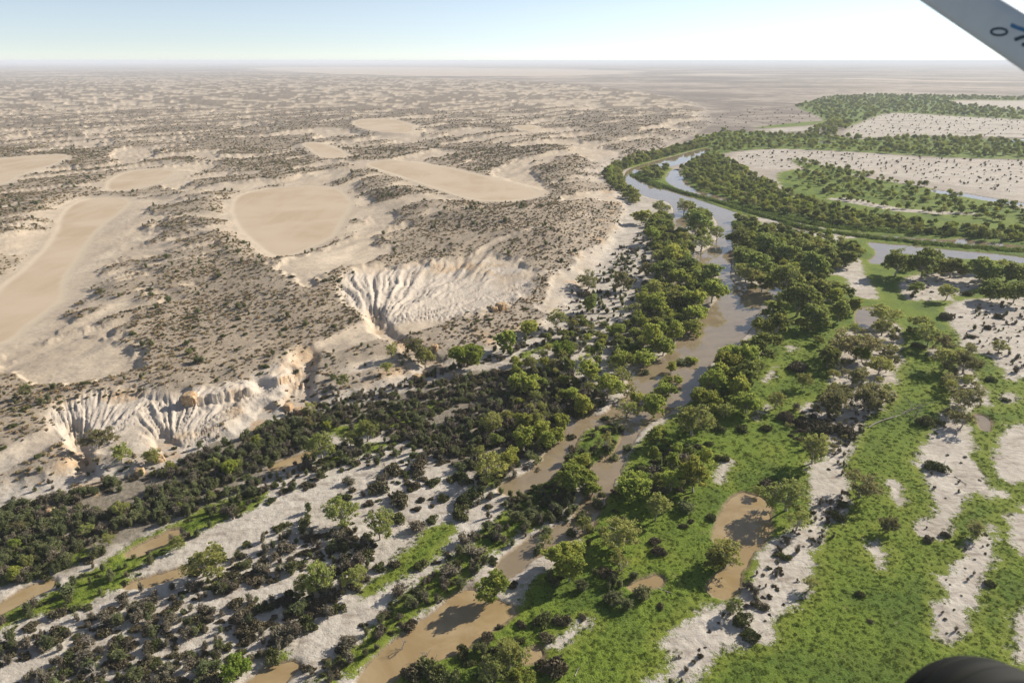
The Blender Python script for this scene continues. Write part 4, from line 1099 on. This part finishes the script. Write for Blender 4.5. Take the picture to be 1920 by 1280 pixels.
# dune saltbush
def dune_bushes():
    xs, ys = [], []
    for d0, d1, sp in ((170, 480, 2.25), (480, 800, 2.6), (800, 1250, 3.6), (1250, 2300, 6.0)):
        n = int((d1 * d1 - d0 * d0) * 1.15 / (sp * sp))
        d = np.sqrt(rng.uniform(d0 * d0, d1 * d1, n)); u = rng.uniform(-0.98, 0.55, n)
        x, y = d * u, d.copy()
        xs.append(x); ys.append(y)
    x = np.concatenate(xs); y = np.concatenate(ys)
    k = upland_sdf(x, y) > 2
    x, y = x[k], y[k]
    inf = {}; z = height(x, y, inf); cv = cover(x, y, inf)
    dn = fbm(x / 60, y / 60, 181, 3)
    lowr = sstep(20, 80, inf['u0'])
    p = cv * np.clip(0.72 + dn * 1.1, 0.12, 1) * (0.75 + 0.25 * lowr) * (1 - 0.85 * sstep(1000, 2300, inf['D']))
    k = (rng.random(len(x)) < p) & (inf['playa'] < -4)
    x, y, z = x[k], y[k], z[k]
    D = np.hypot(x, y)
    r = (0.42 + 1.05 * rng.random(len(x)) ** 2.4) * (1 + 0.9 * sstep(450, 1800, D))
    px, py, _ = project(x, y, z)
    k = (px > -60) & (px < 1980)
    return x[k], y[k], z[k], r[k]
bx, by, bz, br = dune_bushes()
for i in range(len(bx)):
    if rng.random() < 0.035: plants.append(['S', 'm' if rng.random() < 0.5 else 'b', bx[i], by[i], bz[i], min(2.4, br[i] * rng.uniform(1.2, 2.0)), False])
    else: plants.append(['B', 's' if rng.random() < 0.72 else 't', bx[i], by[i], bz[i], br[i], False])
# a few scattered sand-dot shrubs were tagged as saltbush
for p in plants:
    if p[0] == 'S' and p[1] in 'st': p[0] = 'B'

# ------------------------------------------------------------------ which ones become things of their own
A_cls = np.array([p[0] for p in plants])
A_xyz = np.array([p[2:5] for p in plants], float); A_r = np.array([p[5] for p in plants], float)
ppx, ppy, pdep = project(A_xyz[:, 0], A_xyz[:, 1], A_xyz[:, 2])
seen = (ppx > -15) & (ppx < 1935) & (ppy > 100) & (ppy < 1300)
app = A_r / pdep * np.where(seen, 1, 0)
app = np.where(np.array([p[6] for p in plants]) & seen, app + 1.0, app)
single = np.zeros(len(plants), bool)
for cls in 'TSB':
    k = np.nonzero((A_cls == cls) & seen)[0]
    k = k[np.argsort(-app[k])][:300]
    single[k] = True

LM = [(1410,570,'the wide river bend'),(1340,480,'the narrow blue river reach'),(1215,345,'the forked river head'),(1395,980,'the meadow pond'),(1357,1095,'the small round pond'),
      (1627,593,'the little blue waterhole'),(840,1180,'the big tan pool'),(965,1055,'the narrow tan creek pool'),(1000,890,'the bent tan creek reach'),(1135,890,'the short tan backwater'),
      (1215,1095,'the tan puddle'),(1230,740,'the river narrows with islands'),(1100,790,'the thin creek bend'),(1300,655,'the tapering lower river'),(1700,465,'the silver wetland channel'),
      (1480,425,'the reedy silver pool'),(870,657,'the lone round bright tree below the bluff'),(1844,793,'the pale grey clay pond'),(1640,720,'the sandy ridge with brown trees'),(1700,800,'the fallen dead tree'),
      (1790,920,'the pale sand tongue in the meadow'),(1805,1130,'the long sand strip at right'),(1480,1080,'the grey sand strip left of the meadow'),(1860,620,'the speckled sand flat at right'),(1760,535,'the sand clearing below the wetland'),
      (350,745,'the orange clay knob'),(320,830,'the white gully mouth'),(130,830,'the leftmost white gully'),(705,620,'the gully below the rill fan'),(850,540,'the rilled sand fan'),
      (545,415,'the round clay pan'),(850,335,'the long tilted clay pan'),(60,560,'the left edge clay pan'),(390,1040,'the big olive tree on the sand track'),(600,1085,'the twin olive trees on white sand'),
      (780,900,'the dark shrub cluster on white sand'),(450,950,'the pale sand track'),(100,1130,'the tan wash at the left edge'),(500,1270,'the tan creek end at the bottom edge'),(1000,1230,'the tiny tan puddle'),
      (820,1010,'the bright green patch by the dry creek'),(700,790,'the round green shrubs on the sand strip'),(150,1000,'the grey scrub at the bluff foot'),(560,720,'the orange gully head'),(1100,520,'the bluff foot left of the river trees'),(1030,600,'the bluff foot beside the rill fan'),
      (250,1200,'the dead-wood thicket at lower left'),(1660,350,'the far green marsh'),(1650,270,'the nearer far tree belt'),(1700,195,'the farthest tree belt'),(480,560,'the shrub-dotted dune crest'),(1000,430,'the shrub-dotted dome dune')]
LMA = np.array([(a, b) for a, b, _ in LM], float)
ORD = ['nearest', 'second', 'third', 'fourth', 'fifth', 'sixth', 'seventh', 'eighth', 'ninth', 'tenth', 'eleventh', 'twelfth', 'thirteenth', 'fourteenth', 'fifteenth', 'sixteenth',
       'seventeenth', 'eighteenth', 'nineteenth', 'twentieth'] + [f'{t}-{u}' for t in ('twenty', 'thirty', 'forty', 'fifty', 'sixty', 'seventy', 'eighty') for u in
       ('first', 'second', 'third', 'fourth', 'fifth', 'sixth', 'seventh', 'eighth', 'ninth')]
LOOK = {'g': ('green', 'gum tree'), 'o': ('olive', 'gum tree'), 'd': ('dark green', 'gum tree'), 'y': ('bright green', 'gum tree'), 'n': ('brownish', 'gum tree'),
        'k': ('charcoal', 'shrub'), 'm': ('mossy green', 'shrub'), 'b': ('grey-green', 'bush'), 'x': ('leafless grey', 'bush'), 's': ('straw-grey', 'saltbush'), 't': ('dull brown', 'saltbush')}
GRP = {'T': 'gum trees on the floodplain', 'S': 'shrubs and bushes of the floodplain', 'B': 'saltbush dotted over sand and dunes'}
NAMES = {'T': 'gum_tree', 'S': 'floodplain_shrub', 'B': 'saltbush'}
bins = {}
for i in np.nonzero(single)[0]:
    cls, kd, x, y, z, r, man = plants[i]
    dx = ppx[i] - LMA[:, 0]; dy = (ppy[i] - LMA[:, 1]) * 1.4
    j = int(np.argmin(dx * dx + dy * dy))
    ddx, ddy = dx[j], dy[j]
    rel = ('left of' if ddx < 0 else 'right of') if abs(ddx) > abs(ddy) else ('behind' if ddy < 0 else 'in front of')
    big = {'T': (3.4, 5.2), 'S': (1.5, 2.8), 'B': (0.8, 1.1)}[cls]
    size = 'small' if r < big[0] else ('large' if r > big[1] else 'medium')
    bins.setdefault((cls, kd, size, rel, j), []).append((math.hypot(ddx, ddy), i))
label_of = {}
for (cls, kd, size, rel, j), lst in bins.items():
    lst.sort()
    adj, noun = LOOK[kd]
    for q, (d, i) in enumerate(lst):
        base = f'{size} {adj} {noun} {rel} {LM[j][2]}'
        if len(lst) == 1: label_of[i] = base
        else:
            o = ORD[q] if q < len(ORD) else 'one of the farthest'
            label_of[i] = f'{o} {base}'

def place(o, i, s, sz):
    x, y, z = A_xyz[i]
    q = random.uniform(0.86, 1.18)
    o.location = (x, y, z)
    o.rotation_euler = (random.gauss(0, 0.05), random.gauss(0, 0.05), random.uniform(0, 6.283))
    o.scale = (s * q, s / q, sz)
random.seed(4)
UR = {'k': 1.05, 'm': 1.05, 'b': 0.95, 'x': 0.95, 's': 1.0, 't': 1.0}
stuff = {'T': [], 'S': [], 'B': []}
VAR = {}
for i, (cls, kd, x, y, z, r, man) in enumerate(plants):
    protos = GUMS[kd] if kd in GUMS else SHRUB[kd]
    v = random.randrange(len(protos))
    if kd in GUMS: s = r / (5.0 if man else 5.6)
    else: s = r / UR[kd]
    sz = s * random.uniform(0.78, 1.25)
    if kd in GUMS and r > 6: sz *= 0.85
    if kd in 'bx': sz = min(sz, random.uniform(1.2, 1.9)) if r > 1.2 else sz
    if not single[i]:
        stuff[cls].append((x, y, z, random.uniform(0, 6.283), s, sz, kd, v)); continue
    w, l = protos[v]
    e = bpy.data.objects.new(NAMES[cls], None)
    e.empty_display_size = 0.5
    col.objects.link(e)
    place(e, i, s, sz)
    a = bpy.data.objects.new('trunk' if cls == 'T' else 'stems', w); a.parent = e; col.objects.link(a)
    b = bpy.data.objects.new('crown' if cls == 'T' else 'foliage', l); b.parent = e; col.objects.link(b)
    tag(e, label_of[i], {'T': 'tree', 'S': 'shrub', 'B': 'saltbush'}[cls], GRP[cls])

# ------------------------------------------------------------------ the countless rest: instances on points
def scatter_object(name, rows, meshes, label, cat):
    """rows: x, y, z, rot, s, sz, index"""
    Rw = np.array(rows, float)
    qv = np.random.default_rng(len(rows)).uniform(0.84, 1.2, len(Rw))
    me = bpy.data.meshes.new(name)
    me.vertices.add(len(Rw)); me.vertices.foreach_set('co', Rw[:, :3].astype(np.float32).ravel())
    def A(n, t, v):
        at = me.attributes.new(n, t, 'POINT')
        at.data.foreach_set('vector' if t == 'FLOAT_VECTOR' else 'value', v)
    A('turn', 'FLOAT_VECTOR', np.stack([0 * Rw[:, 3], 0 * Rw[:, 3], Rw[:, 3]], 1).astype(np.float32).ravel())
    A('size', 'FLOAT_VECTOR', np.stack([Rw[:, 4] * qv, Rw[:, 4] / qv, Rw[:, 5]], 1).astype(np.float32).ravel())
    A('pick', 'INT', Rw[:, 6].astype(np.int32))
    o = obj(name, me)
    ng = bpy.data.node_groups.new(name + '_scatter', 'GeometryNodeTree')
    ng.interface.new_socket('Geometry', in_out='INPUT', socket_type='NodeSocketGeometry')
    ng.interface.new_socket('Geometry', in_out='OUTPUT', socket_type='NodeSocketGeometry')
    N = ng.nodes; L = ng.links
    gi = N.new('NodeGroupInput'); go = N.new('NodeGroupOutput')
    iop = N.new('GeometryNodeInstanceOnPoints')
    jn = N.new('GeometryNodeJoinGeometry')
    srcs = []
    for ml in meshes:
        po = bpy.data.objects.new('source', ml)
        oi = N.new('GeometryNodeObjectInfo'); oi.inputs['Object'].default_value = po
        oi.inputs['As Instance'].default_value = True
        srcs.append(oi)
    for oi in reversed(srcs):
        L.new(oi.outputs['Geometry'], jn.inputs[0])
    def named(n, t):
        nd = N.new('GeometryNodeInputNamedAttribute'); nd.data_type = t; nd.inputs['Name'].default_value = n
        return nd.outputs['Attribute']
    L.new(gi.outputs[0], iop.inputs['Points']); L.new(jn.outputs[0], iop.inputs['Instance'])
    iop.inputs['Pick Instance'].default_value = True
    L.new(named('pick', 'INT'), iop.inputs['Instance Index'])
    e2r = N.new('FunctionNodeEulerToRotation')
    L.new(named('turn', 'FLOAT_VECTOR'), e2r.inputs[0]); L.new(e2r.outputs[0], iop.inputs['Rotation'])
    L.new(named('size', 'FLOAT_VECTOR'), iop.inputs['Scale'])
    L.new(iop.outputs[0], go.inputs[0])
    md = o.modifiers.new('scatter', 'NODES'); md.node_group = ng
    tag(o, label, cat, kind='stuff')
    return o

def merged(w, l):
    """wood and leaves of one plant as one mesh with two materials, for the scatter"""
    def rd(me):
        V = np.empty(len(me.vertices) * 3, np.float32); me.vertices.foreach_get('co', V)
        F = np.empty(len(me.loops), np.int32); me.loops.foreach_get('vertex_index', F)
        return V.reshape(-1, 3), F.reshape(-1, 4)
    a, b = rd(w), rd(l)
    V, F = join([a, b])
    me = mesh_np('plant', V, F)
    me.materials.append(w.materials[0]); me.materials.append(l.materials[0])
    mi = np.concatenate([np.zeros(len(a[1])), np.ones(len(b[1]))]).astype(np.int32)
    me.polygons.foreach_set('material_index', mi)
    return me
for cls, nm, lb, ct in (('T', 'far_trees', 'mass of far gum trees in belts across the floodplain', 'trees'),
                        ('S', 'scrub', 'dense dark scrub and low bushes across the floodplain', 'scrub'),
                        ('B', 'dune_saltbush', 'countless small saltbush clumps covering the pale dunes', 'saltbush')):
    if not stuff[cls]: continue
    src, rows = {}, []
    for x, y, z, rt, s, sz, kd, v in stuff[cls]:
        key = (kd, v)
        if key not in src:
            protos = GUMS[kd] if kd in GUMS else SHRUB[kd]
            src[key] = (len(src), merged(*protos[v]))
        rows.append((x, y, z, rt, s, sz, src[key][0]))
    scatter_object(nm, rows, [m_ for _, m_ in sorted(src.values(), key=lambda t: t[0])], lb, ct)
print('plants', {c: (int((A_cls == c).sum()), len(stuff[c])) for c in 'TSB'})

# ------------------------------------------------------------------ herbs and reeds
def tuft(seed, n, r, h, leaf, mat):
    g_ = np.random.default_rng(seed)
    C = g_.normal(size=(n, 3)) * (r * 0.5, r * 0.5, 0)
    C[:, 2] = g_.random(n) * h * (1 - np.clip(np.hypot(C[:, 0], C[:, 1]) / (r * 1.4), 0, 0.8))
    me = mesh_np('tuft', *leaves(C, leaf, g_, 1.3)); me.materials.append(mat)
    return me
def meadow():
    rows = []
    for d0, d1, sp in ((115, 240, 0.95), (240, 380, 1.6)):
        n = int((d1 * d1 - d0 * d0) * 0.95 / (sp * sp))
        d = np.sqrt(rng.uniform(d0 * d0, d1 * d1, n)); u = rng.uniform(-0.95, 1.0, n)
        x, y = d * u, d.copy()
        gr = np.full(n, -8.0)
        for p in GRASS: gr = np.maximum(gr, sdf(p, x, y, 8.0))
        sa = np.full(n, -8.0)
        for p in SANDS: sa = np.maximum(sa, sdf(p, x, y, 8.0))
        gr = np.minimum(gr, -sa) + fbm(x / 9, y / 9, 191, 2) * 3
        k = (gr > 0.4) & (rng.random(n) < 0.9)
        x, y = x[k], y[k]
        k = water_sdf(x, y, 12.0) < -2.0
        x, y = x[k], y[k]
        px, py, _ = project(x, y, 0 * x)
        k = (px > -20) & (px < 1940) & (py < 1310)
        x, y = x[k], y[k]
        z = height(x, y)
        for i in range(len(x)):
            s = random.uniform(0.25, 0.95) ** 1.6 * (1.0 if d0 < 200 else 1.5)
            rows.append((x[i], y[i], z[i] + 0.05, random.uniform(0, 6.28), s, s * random.uniform(0.6, 1.1), random.randrange(3)))
    scatter_object('meadow_herbs', rows, [tuft(400 + i, 44, 0.75, 0.55, 0.2, M['herb']) for i in range(3)], 'bright green herb cushions carpeting the wet meadow', 'herbs')
    print('herbs', len(rows))
meadow()
rr_rows = []
for pts, w in REEDS:
    P = np.array(pts, float); x, y = U(P[:, 0], P[:, 1], 0.4)
    L_ = chaikin(np.stack([x, y], 1), 2, False)
    for a, b in zip(L_[:-1], L_[1:]):
        n = int(np.linalg.norm(b - a) * w * 2 / 1.7)
        for q in range(n):
            p_ = a + (b - a) * random.random()
            rr_rows.append((p_[0] + random.gauss(0, w * 0.5), p_[1] + random.gauss(0, w * 0.9), -0.3, random.uniform(0, 6.28), *([random.uniform(0.9, 1.7)] * 2), random.randrange(3)))
scatter_object('reeds', rr_rows, [tuft(420 + i, 110, 2.4, 2.2, 0.42, M['reed']) for i in range(3)], 'dark green reeds growing in strips along the wetland channels', 'reeds')
print('reeds', len(rr_rows))

# ------------------------------------------------------------------ dead trees and fallen wood
DLAB = {0: 'bare grey dead tree standing at the edge of the tan pool', 1: 'second bare dead tree beside the tan pool, nearer the bushes', 2: 'pale dead snag in the lower left thicket, upper one',
        3: 'pale dead snag at the bottom of the lower left thicket', 4: 'bare drowned tree at the left bank of the river', 5: 'thin dead tree at the top of the fallen tree', 6: 'bare grey tree among scrub by the bluff', 7: 'bare pale tree in the dark shrub cluster on sand'}
for i, (a, b, c, _) in enumerate(DEADT):
    x, y, z = (float(v[0]) for v in UH(a, b + c * 0.8))
    dep = project(x, y, z)[2]
    s = 2 * c / FPX * dep / 6.0
    e = tag(bpy.data.objects.new('dead_tree', None), DLAB[i], 'dead tree', 'dead trees'); col.objects.link(e)
    e.location = (x, y, z - 0.1); e.scale = (s, s, s * 1.15); e.rotation_euler = (0, 0, i * 1.3)
    o = bpy.data.objects.new('branches', DEADS[i % 3]); o.parent = e; col.objects.link(o)

def fallen(name, p0, p1, rad, seed, label, nb=7, sp=0.35):
    (x0, y0, z0), (x1, y1, z1) = [tuple(float(v[0]) for v in UH(*p)) for p in (p0, p1)]
    g_ = np.random.default_rng(seed)
    base = np.array([x0, y0, z0 + rad]); d = np.array([x1, y1, z1 + rad]) - base
    e = tag(bpy.data.objects.new(name, None), label, 'fallen tree'); col.objects.link(e); e.location = base
    L = np.linalg.norm(d)
    def part(nm, ps):
        me = mesh_np(nm, *join(ps)); me.materials.append(M['deadwood']); obj(nm, me, parent=e)
    part('log', [limb(g_, (0, 0, 0), d, rad, rad * 0.45, 8, 0.04, 7)])
    for k in range(nb):
        s0 = d * g_.uniform(0.35, 1.0)
        an = g_.uniform(-1, 1) * 1.0 + (0.7 if k % 2 else -0.7)
        dd = d / L * math.cos(an) + np.array([-d[1], d[0], 0]) / L * math.sin(an)
        l2 = L * g_.uniform(0.15, sp)
        tip = s0 + dd * l2 + (0, 0, g_.uniform(0.1, 0.35) * l2)
        tw = [limb(g_, s0, tip, rad * 0.45, 0.03, 5, 0.12, 5)]
        for q in range(3):
            m0 = s0 + (tip - s0) * g_.uniform(0.4, 0.9)
            tw.append(limb(g_, m0, m0 + g_.normal(size=3) * (0.22, 0.22, 0.08) * l2 + (0, 0, 0.15), rad * 0.2, 0.02, 3, 0.1, 4))
        part('branch', tw)
fallen('fallen_tree', (1628, 802), (1722, 764), 0.30, 1, 'sprawling dead fallen tree lying across the green meadow', 9)
fallen('fallen_log', (1078, 1268), (1085, 1252), 0.14, 2, 'small white fallen log on green grass near the bottom edge', 2, 0.6)
fallen('fallen_log', (1380, 1098), (1392, 1106), 0.12, 6, 'short grey log lying beside the small round pond', 2, 0.5)
fallen('fallen_log', (1790, 893), (1812, 908), 0.14, 3, 'thin dark log on the pale sand tongue in the meadow', 2)
fallen('fallen_log', (1235, 1103), (1258, 1112), 0.18, 4, 'dark log right of the tan puddle', 3)
fallen('fallen_log', (505, 1190), (470, 1205), 0.15, 5, 'grey log among dark shrubs on white sand', 3)

# ------------------------------------------------------------------ clay outcrops and boulders
def rock_mat():
    m = NT('ochre_clay')
    tc = m.n('ShaderNodeTexCoord')
    geo = m.n('ShaderNodeNewGeometry')
    n1 = m.noise(geo.outputs['Position'], 0.8, 5, 0.6)
    c = m.mix(m.ramp(n1, 0.35, 0.65), (0.36, 0.225, 0.115), (0.56, 0.42, 0.27))
    b = m.n('ShaderNodeBump'); b.inputs['Strength'].default_value = 0.8; b.inputs['Distance'].default_value = 0.4
    m.put(b.inputs['Height'], m.noise(geo.outputs['Position'], 1.6, 5, 0.65))
    return m.done(m.bsdf(**{'Base Color': c, 'Roughness': 0.95, 'Specular IOR Level': 0.1, 'Normal': b.outputs[0]}).outputs[0])
RM = rock_mat()
def rock_mesh(seed, sx, sy, sz):
    import bmesh
    bm = bmesh.new(); bmesh.ops.create_icosphere(bm, subdivisions=4, radius=1.0)
    co = np.array([v.co[:] for v in bm.verts])
    F = np.array([[v.index for v in f.verts] for f in bm.faces]); bm.free()
    d = co / np.linalg.norm(co, axis=1)[:, None]
    th = np.arctan2(d[:, 1], d[:, 0])
    q = np.sign(co) * np.abs(co) ** 0.45
    fl = np.abs(noise(th * 3.1 + seed, d[:, 2] * 0.8, seed)) * 0.55         # vertical fluting
    rr = 1 - fl * (1 - np.abs(d[:, 2])) + 0.3 * fbm(d[:, 0] * 1.7 + seed, d[:, 1] * 1.7 + d[:, 2], seed + 3, 3)
    V = q * rr[:, None] * np.array([sx, sy, sz])
    me = mesh_np('rock', V, F); me.materials.append(RM); return me
ROCKS = [(357, 748, 13, 'ochre clay knob standing at the head of the white gully'),
         (940, 574, 10, 'ochre clay stump at the right end of the rill fan'), (928, 580, 7, 'small ochre block beside the clay stump'), (782, 706, 8, 'rounded clay boulder at the bluff foot, left of two'), (800, 700, 7, 'rounded clay boulder at the bluff foot, right of two'),
         (815, 650, 7, 'ochre clay block at the gully mouth under a brownish tree'), (300, 858, 9, 'orange clay block beside the white gully mouth'), (262, 884, 9, 'pale ochre boulder among bushes below the gully'), (150, 917, 9, 'pale yellow clay boulder at the left bluff foot'),
         (95, 958, 9, 'pale yellow clay block at the far left bluff foot'), (215, 905, 6, 'small ochre rock in the scrub at the bluff foot'), (560, 770, 9, 'grey clay buttress at the mouth of the orange gully'), (540, 762, 9, 'pale clay buttress left of the orange gully mouth')]
for i, (a, b, r, lb) in enumerate(ROCKS):
    x, y, z = (float(v[0]) for v in UH(a, b + r * 0.5))
    rad = r / FPX * project(x, y, z)[2]
    o = obj('clay_outcrop', rock_mesh(500 + i, rad * 1.0, rad * 0.9, rad * 0.95), smooth=True)
    o.location = (x, y, z + rad * 0.2); o.rotation_euler = (0, 0, i * 0.9)
    tag(o, lb, 'rock', 'clay blocks along the bluff')

# ------------------------------------------------------------------ the aircraft the picture is taken from
def paint(name, c, rough=0.4, spec=0.5):
    m = NT(name)
    geo = m.n('ShaderNodeNewGeometry')
    n1 = m.noise(geo.outputs['Position'], 14.0, 4)
    cc = m.mix(m.math('MULTIPLY', m.ramp(n1, 0.4, 0.75), 0.25), c, tuple(v * 0.75 for v in c))
    return m.done(m.bsdf(**{'Base Color': cc, 'Roughness': rough, 'Specular IOR Level': spec}).outputs[0])
plane = tag(bpy.data.objects.new('aircraft', None), 'white wing strut and black wheel of the light aircraft carrying the camera', 'aircraft')
col.objects.link(plane)
plane.location = cam_pt(1990, 700, 1.9)
def to_plane(V): return [tuple(Vector(v) - plane.location) for v in V]
WHITE = paint('white_paint', (0.58, 0.61, 0.60)); INK = paint('dark_marking', (0.02, 0.045, 0.06), 0.5); BLUE = paint('blue_marking', (0.05, 0.16, 0.30), 0.5)
RUB = paint('tyre_rubber', (0.006, 0.008, 0.0075), 0.75, 0.12); HUB = paint('hub_metal', (0.10, 0.105, 0.11), 0.4)
s0 = cam_pt(1500, -190, 2.75); s1 = cam_pt(2120, 207, 1.62)
ax = (s1 - s0).normalized()
view = (cam_pt(1830, 40, 1.0) - Vector((0, 0, H))).normalized()
chord = ax.cross(view).normalized(); thick = chord.cross(ax).normalized()
if chord.z < 0: chord = -chord
if thick.dot(view) > 0: thick = -thick          # towards the cabin
ST_N = 40; NSEG = 24
V, F = [], []
for i in range(NSEG + 1):
    c = s0 + (s1 - s0) * (i / NSEG)
    for k in range(ST_N):
        an = 2 * math.pi * k / ST_N
        ch = math.cos(an) * 0.0535; tk = math.sin(an) * 0.021 * (1 + 0.35 * math.cos(an))
        V.append(c + chord * ch + thick * tk)
for i in range(NSEG):
    for k in range(ST_N):
        k2 = (k + 1) % ST_N
        F.append((i * ST_N + k, i * ST_N + k2, (i + 1) * ST_N + k2, (i + 1) * ST_N + k))
F2 = [tuple(range(ST_N))[::-1], tuple(NSEG * ST_N + k for k in range(ST_N))]
me = bpy.data.meshes.new('wing_strut'); me.from_pydata(to_plane(V), [], F + F2); me.update()
o = obj('wing_strut', me, WHITE, plane, smooth=True); o['label'] = 'white streamlined wing strut'

def strut_point(px, py, lift=0.0015):
    """point on the cabin side of the strut under a picture point"""
    o_ = Vector((0, 0, H)); d = (cam_pt(px, py, 1.0) - o_).normalized()
    # intersect the strut's elliptical skin
    best = None
    for t in np.linspace(1.2, 3.2, 4001):
        p = o_ + d * float(t); q = p - s0; ch = q.dot(chord) / (0.0535 + lift); tk = q.dot(thick) / (0.021 * (1 + 0.35 * max(-1, min(1, ch))) + lift)
        if ch * ch + tk * tk <= 1: best = p; break
    return best
def mark(name, centre_pts, half, mat, closed=False):
    """a painted stroke laid on the strut skin; half = half width in picture px"""
    P = centre_pts; n = len(P); V, F = [], []
    for i, (a, b) in enumerate(P):
        pa = P[i - 1] if (closed or i) else P[i]; pb = P[(i + 1) % n] if (closed or i < n - 1) else P[i]
        tx, ty = pb[0] - pa[0], pb[1] - pa[1]; l = math.hypot(tx, ty) or 1
        nx, ny = -ty / l, tx / l
        for sgn in (-1, 1):
            p = strut_point(a + nx * half * sgn, b + ny * half * sgn)
            V.append(p if p is not None else (V[-1] if V else s1))
    for i in range(n if closed else n - 1):
        j = (i + 1) % n
        F.append((2 * i, 2 * i + 1, 2 * j + 1, 2 * j))
    me = bpy.data.meshes.new(name); me.from_pydata(to_plane(V), [], F); me.update()
    o = obj(name, me, mat, plane)
    return o
o = mark('painted_ring', [(1873 + 15 * math.cos(t), 60 + 6.5 * math.sin(t)) for t in np.linspace(0, 2 * math.pi, 28, endpoint=False)], 2.2, INK, True); o['label'] = 'dark painted ring on the strut'
o = mark('painted_stroke', [(1902, 75), (1908, 73), (1914, 70.5), (1922, 69), (1932, 69)], 3.4, INK)
o = mark('painted_dot', [(1916, 83), (1919, 84), (1926, 86)], 3.6, INK)
o = mark('painted_badge', [(1895, 47), (1901, 49.5), (1908, 52.5), (1916, 55), (1924, 58)], 3.8, BLUE); o['label'] = 'blurred blue painted mark on the strut'

# wheel: tyre with shoulder groove, seen from above
wc = cam_pt(1842, 1462, 1.55)
wax = Vector((-0.30, 0.86, -0.42)).normalized()      # axle
u_ = wax.cross(Vector((0, 0, 1))).normalized(); v_ = u_.cross(wax).normalized()
RW, TW = 0.262, 0.085
prof = [(0.55, -0.85), (0.70, -1.0), (0.86, -0.98), (0.905, -0.93), (0.915, -0.90), (0.93, -0.885), (0.965, -0.70), (0.99, -0.42), (0.995, -0.36), (0.985, -0.34), (0.985, -0.30), (1.0, -0.28), (1.0, 0.28), (0.985, 0.30), (0.985, 0.34), (0.995, 0.36), (0.99, 0.42),
        (0.965, 0.70), (0.93, 0.885), (0.86, 0.98), (0.70, 1.0), (0.55, 0.85)]
def revolve(name, prof, mat, n=96):
    V, F = [], []
    for i in range(n):
        an = 2 * math.pi * i / n; rd = u_ * math.cos(an) + v_ * math.sin(an)
        for r, h in prof: V.append(wc + rd * (r * RW) + wax * (h * TW))
    m_ = len(prof)
    for i in range(n):
        for k in range(m_ - 1):
            j = (i + 1) % n
            F.append((i * m_ + k, i * m_ + k + 1, j * m_ + k + 1, j * m_ + k))
    me = bpy.data.meshes.new(name); me.from_pydata(to_plane(V), [], F); me.update()
    return obj(name, me, mat, None, smooth=True)
wh = tag(bpy.data.objects.new('wheel', None)); wh.parent = plane; col.objects.link(wh)
t_ = revolve('tyre', prof, RUB); t_.parent = wh
h_ = revolve('hub', [(0.0, -0.55), (0.16, -0.6), (0.2, -0.45), (0.45, -0.5), (0.56, -0.84), (0.56, 0.84), (0.45, 0.5), (0.2, 0.45), (0.16, 0.6), (0.0, 0.55)], HUB); h_.parent = wh

# ------------------------------------------------------------------ haze
def haze():
    me = bpy.data.meshes.new('haze')
    x, y0, y1, z0, z1 = 150000, -500, 82000, -8.0, H + 12
    V = [(-x, y0, z0), (x, y0, z0), (x, y1, z0), (-x, y1, z0), (-x, y0, z1), (x, y0, z1), (x, y1, z1), (-x, y1, z1)]
    me.from_pydata(V, [], [(0, 3, 2, 1), (4, 5, 6, 7), (0, 1, 5, 4), (1, 2, 6, 5), (2, 3, 7, 6), (3, 0, 4, 7)]); me.update()
    mat = bpy.data.materials.new('pale_haze'); mat.use_nodes = True
    t = mat.node_tree; t.nodes.clear()
    out = t.nodes.new('ShaderNodeOutputMaterial'); v = t.nodes.new('ShaderNodeVolumePrincipled')
    v.inputs['Color'].default_value = (0.80, 0.87, 0.97, 1); v.inputs['Density'].default_value = 6.2e-5; v.inputs['Anisotropy'].default_value = 0.0
    t.links.new(v.outputs[0], out.inputs['Volume'])
    o = obj('haze', me, mat); tag(o, 'thin bluish haze over the far plains', 'haze', kind='stuff')
haze()
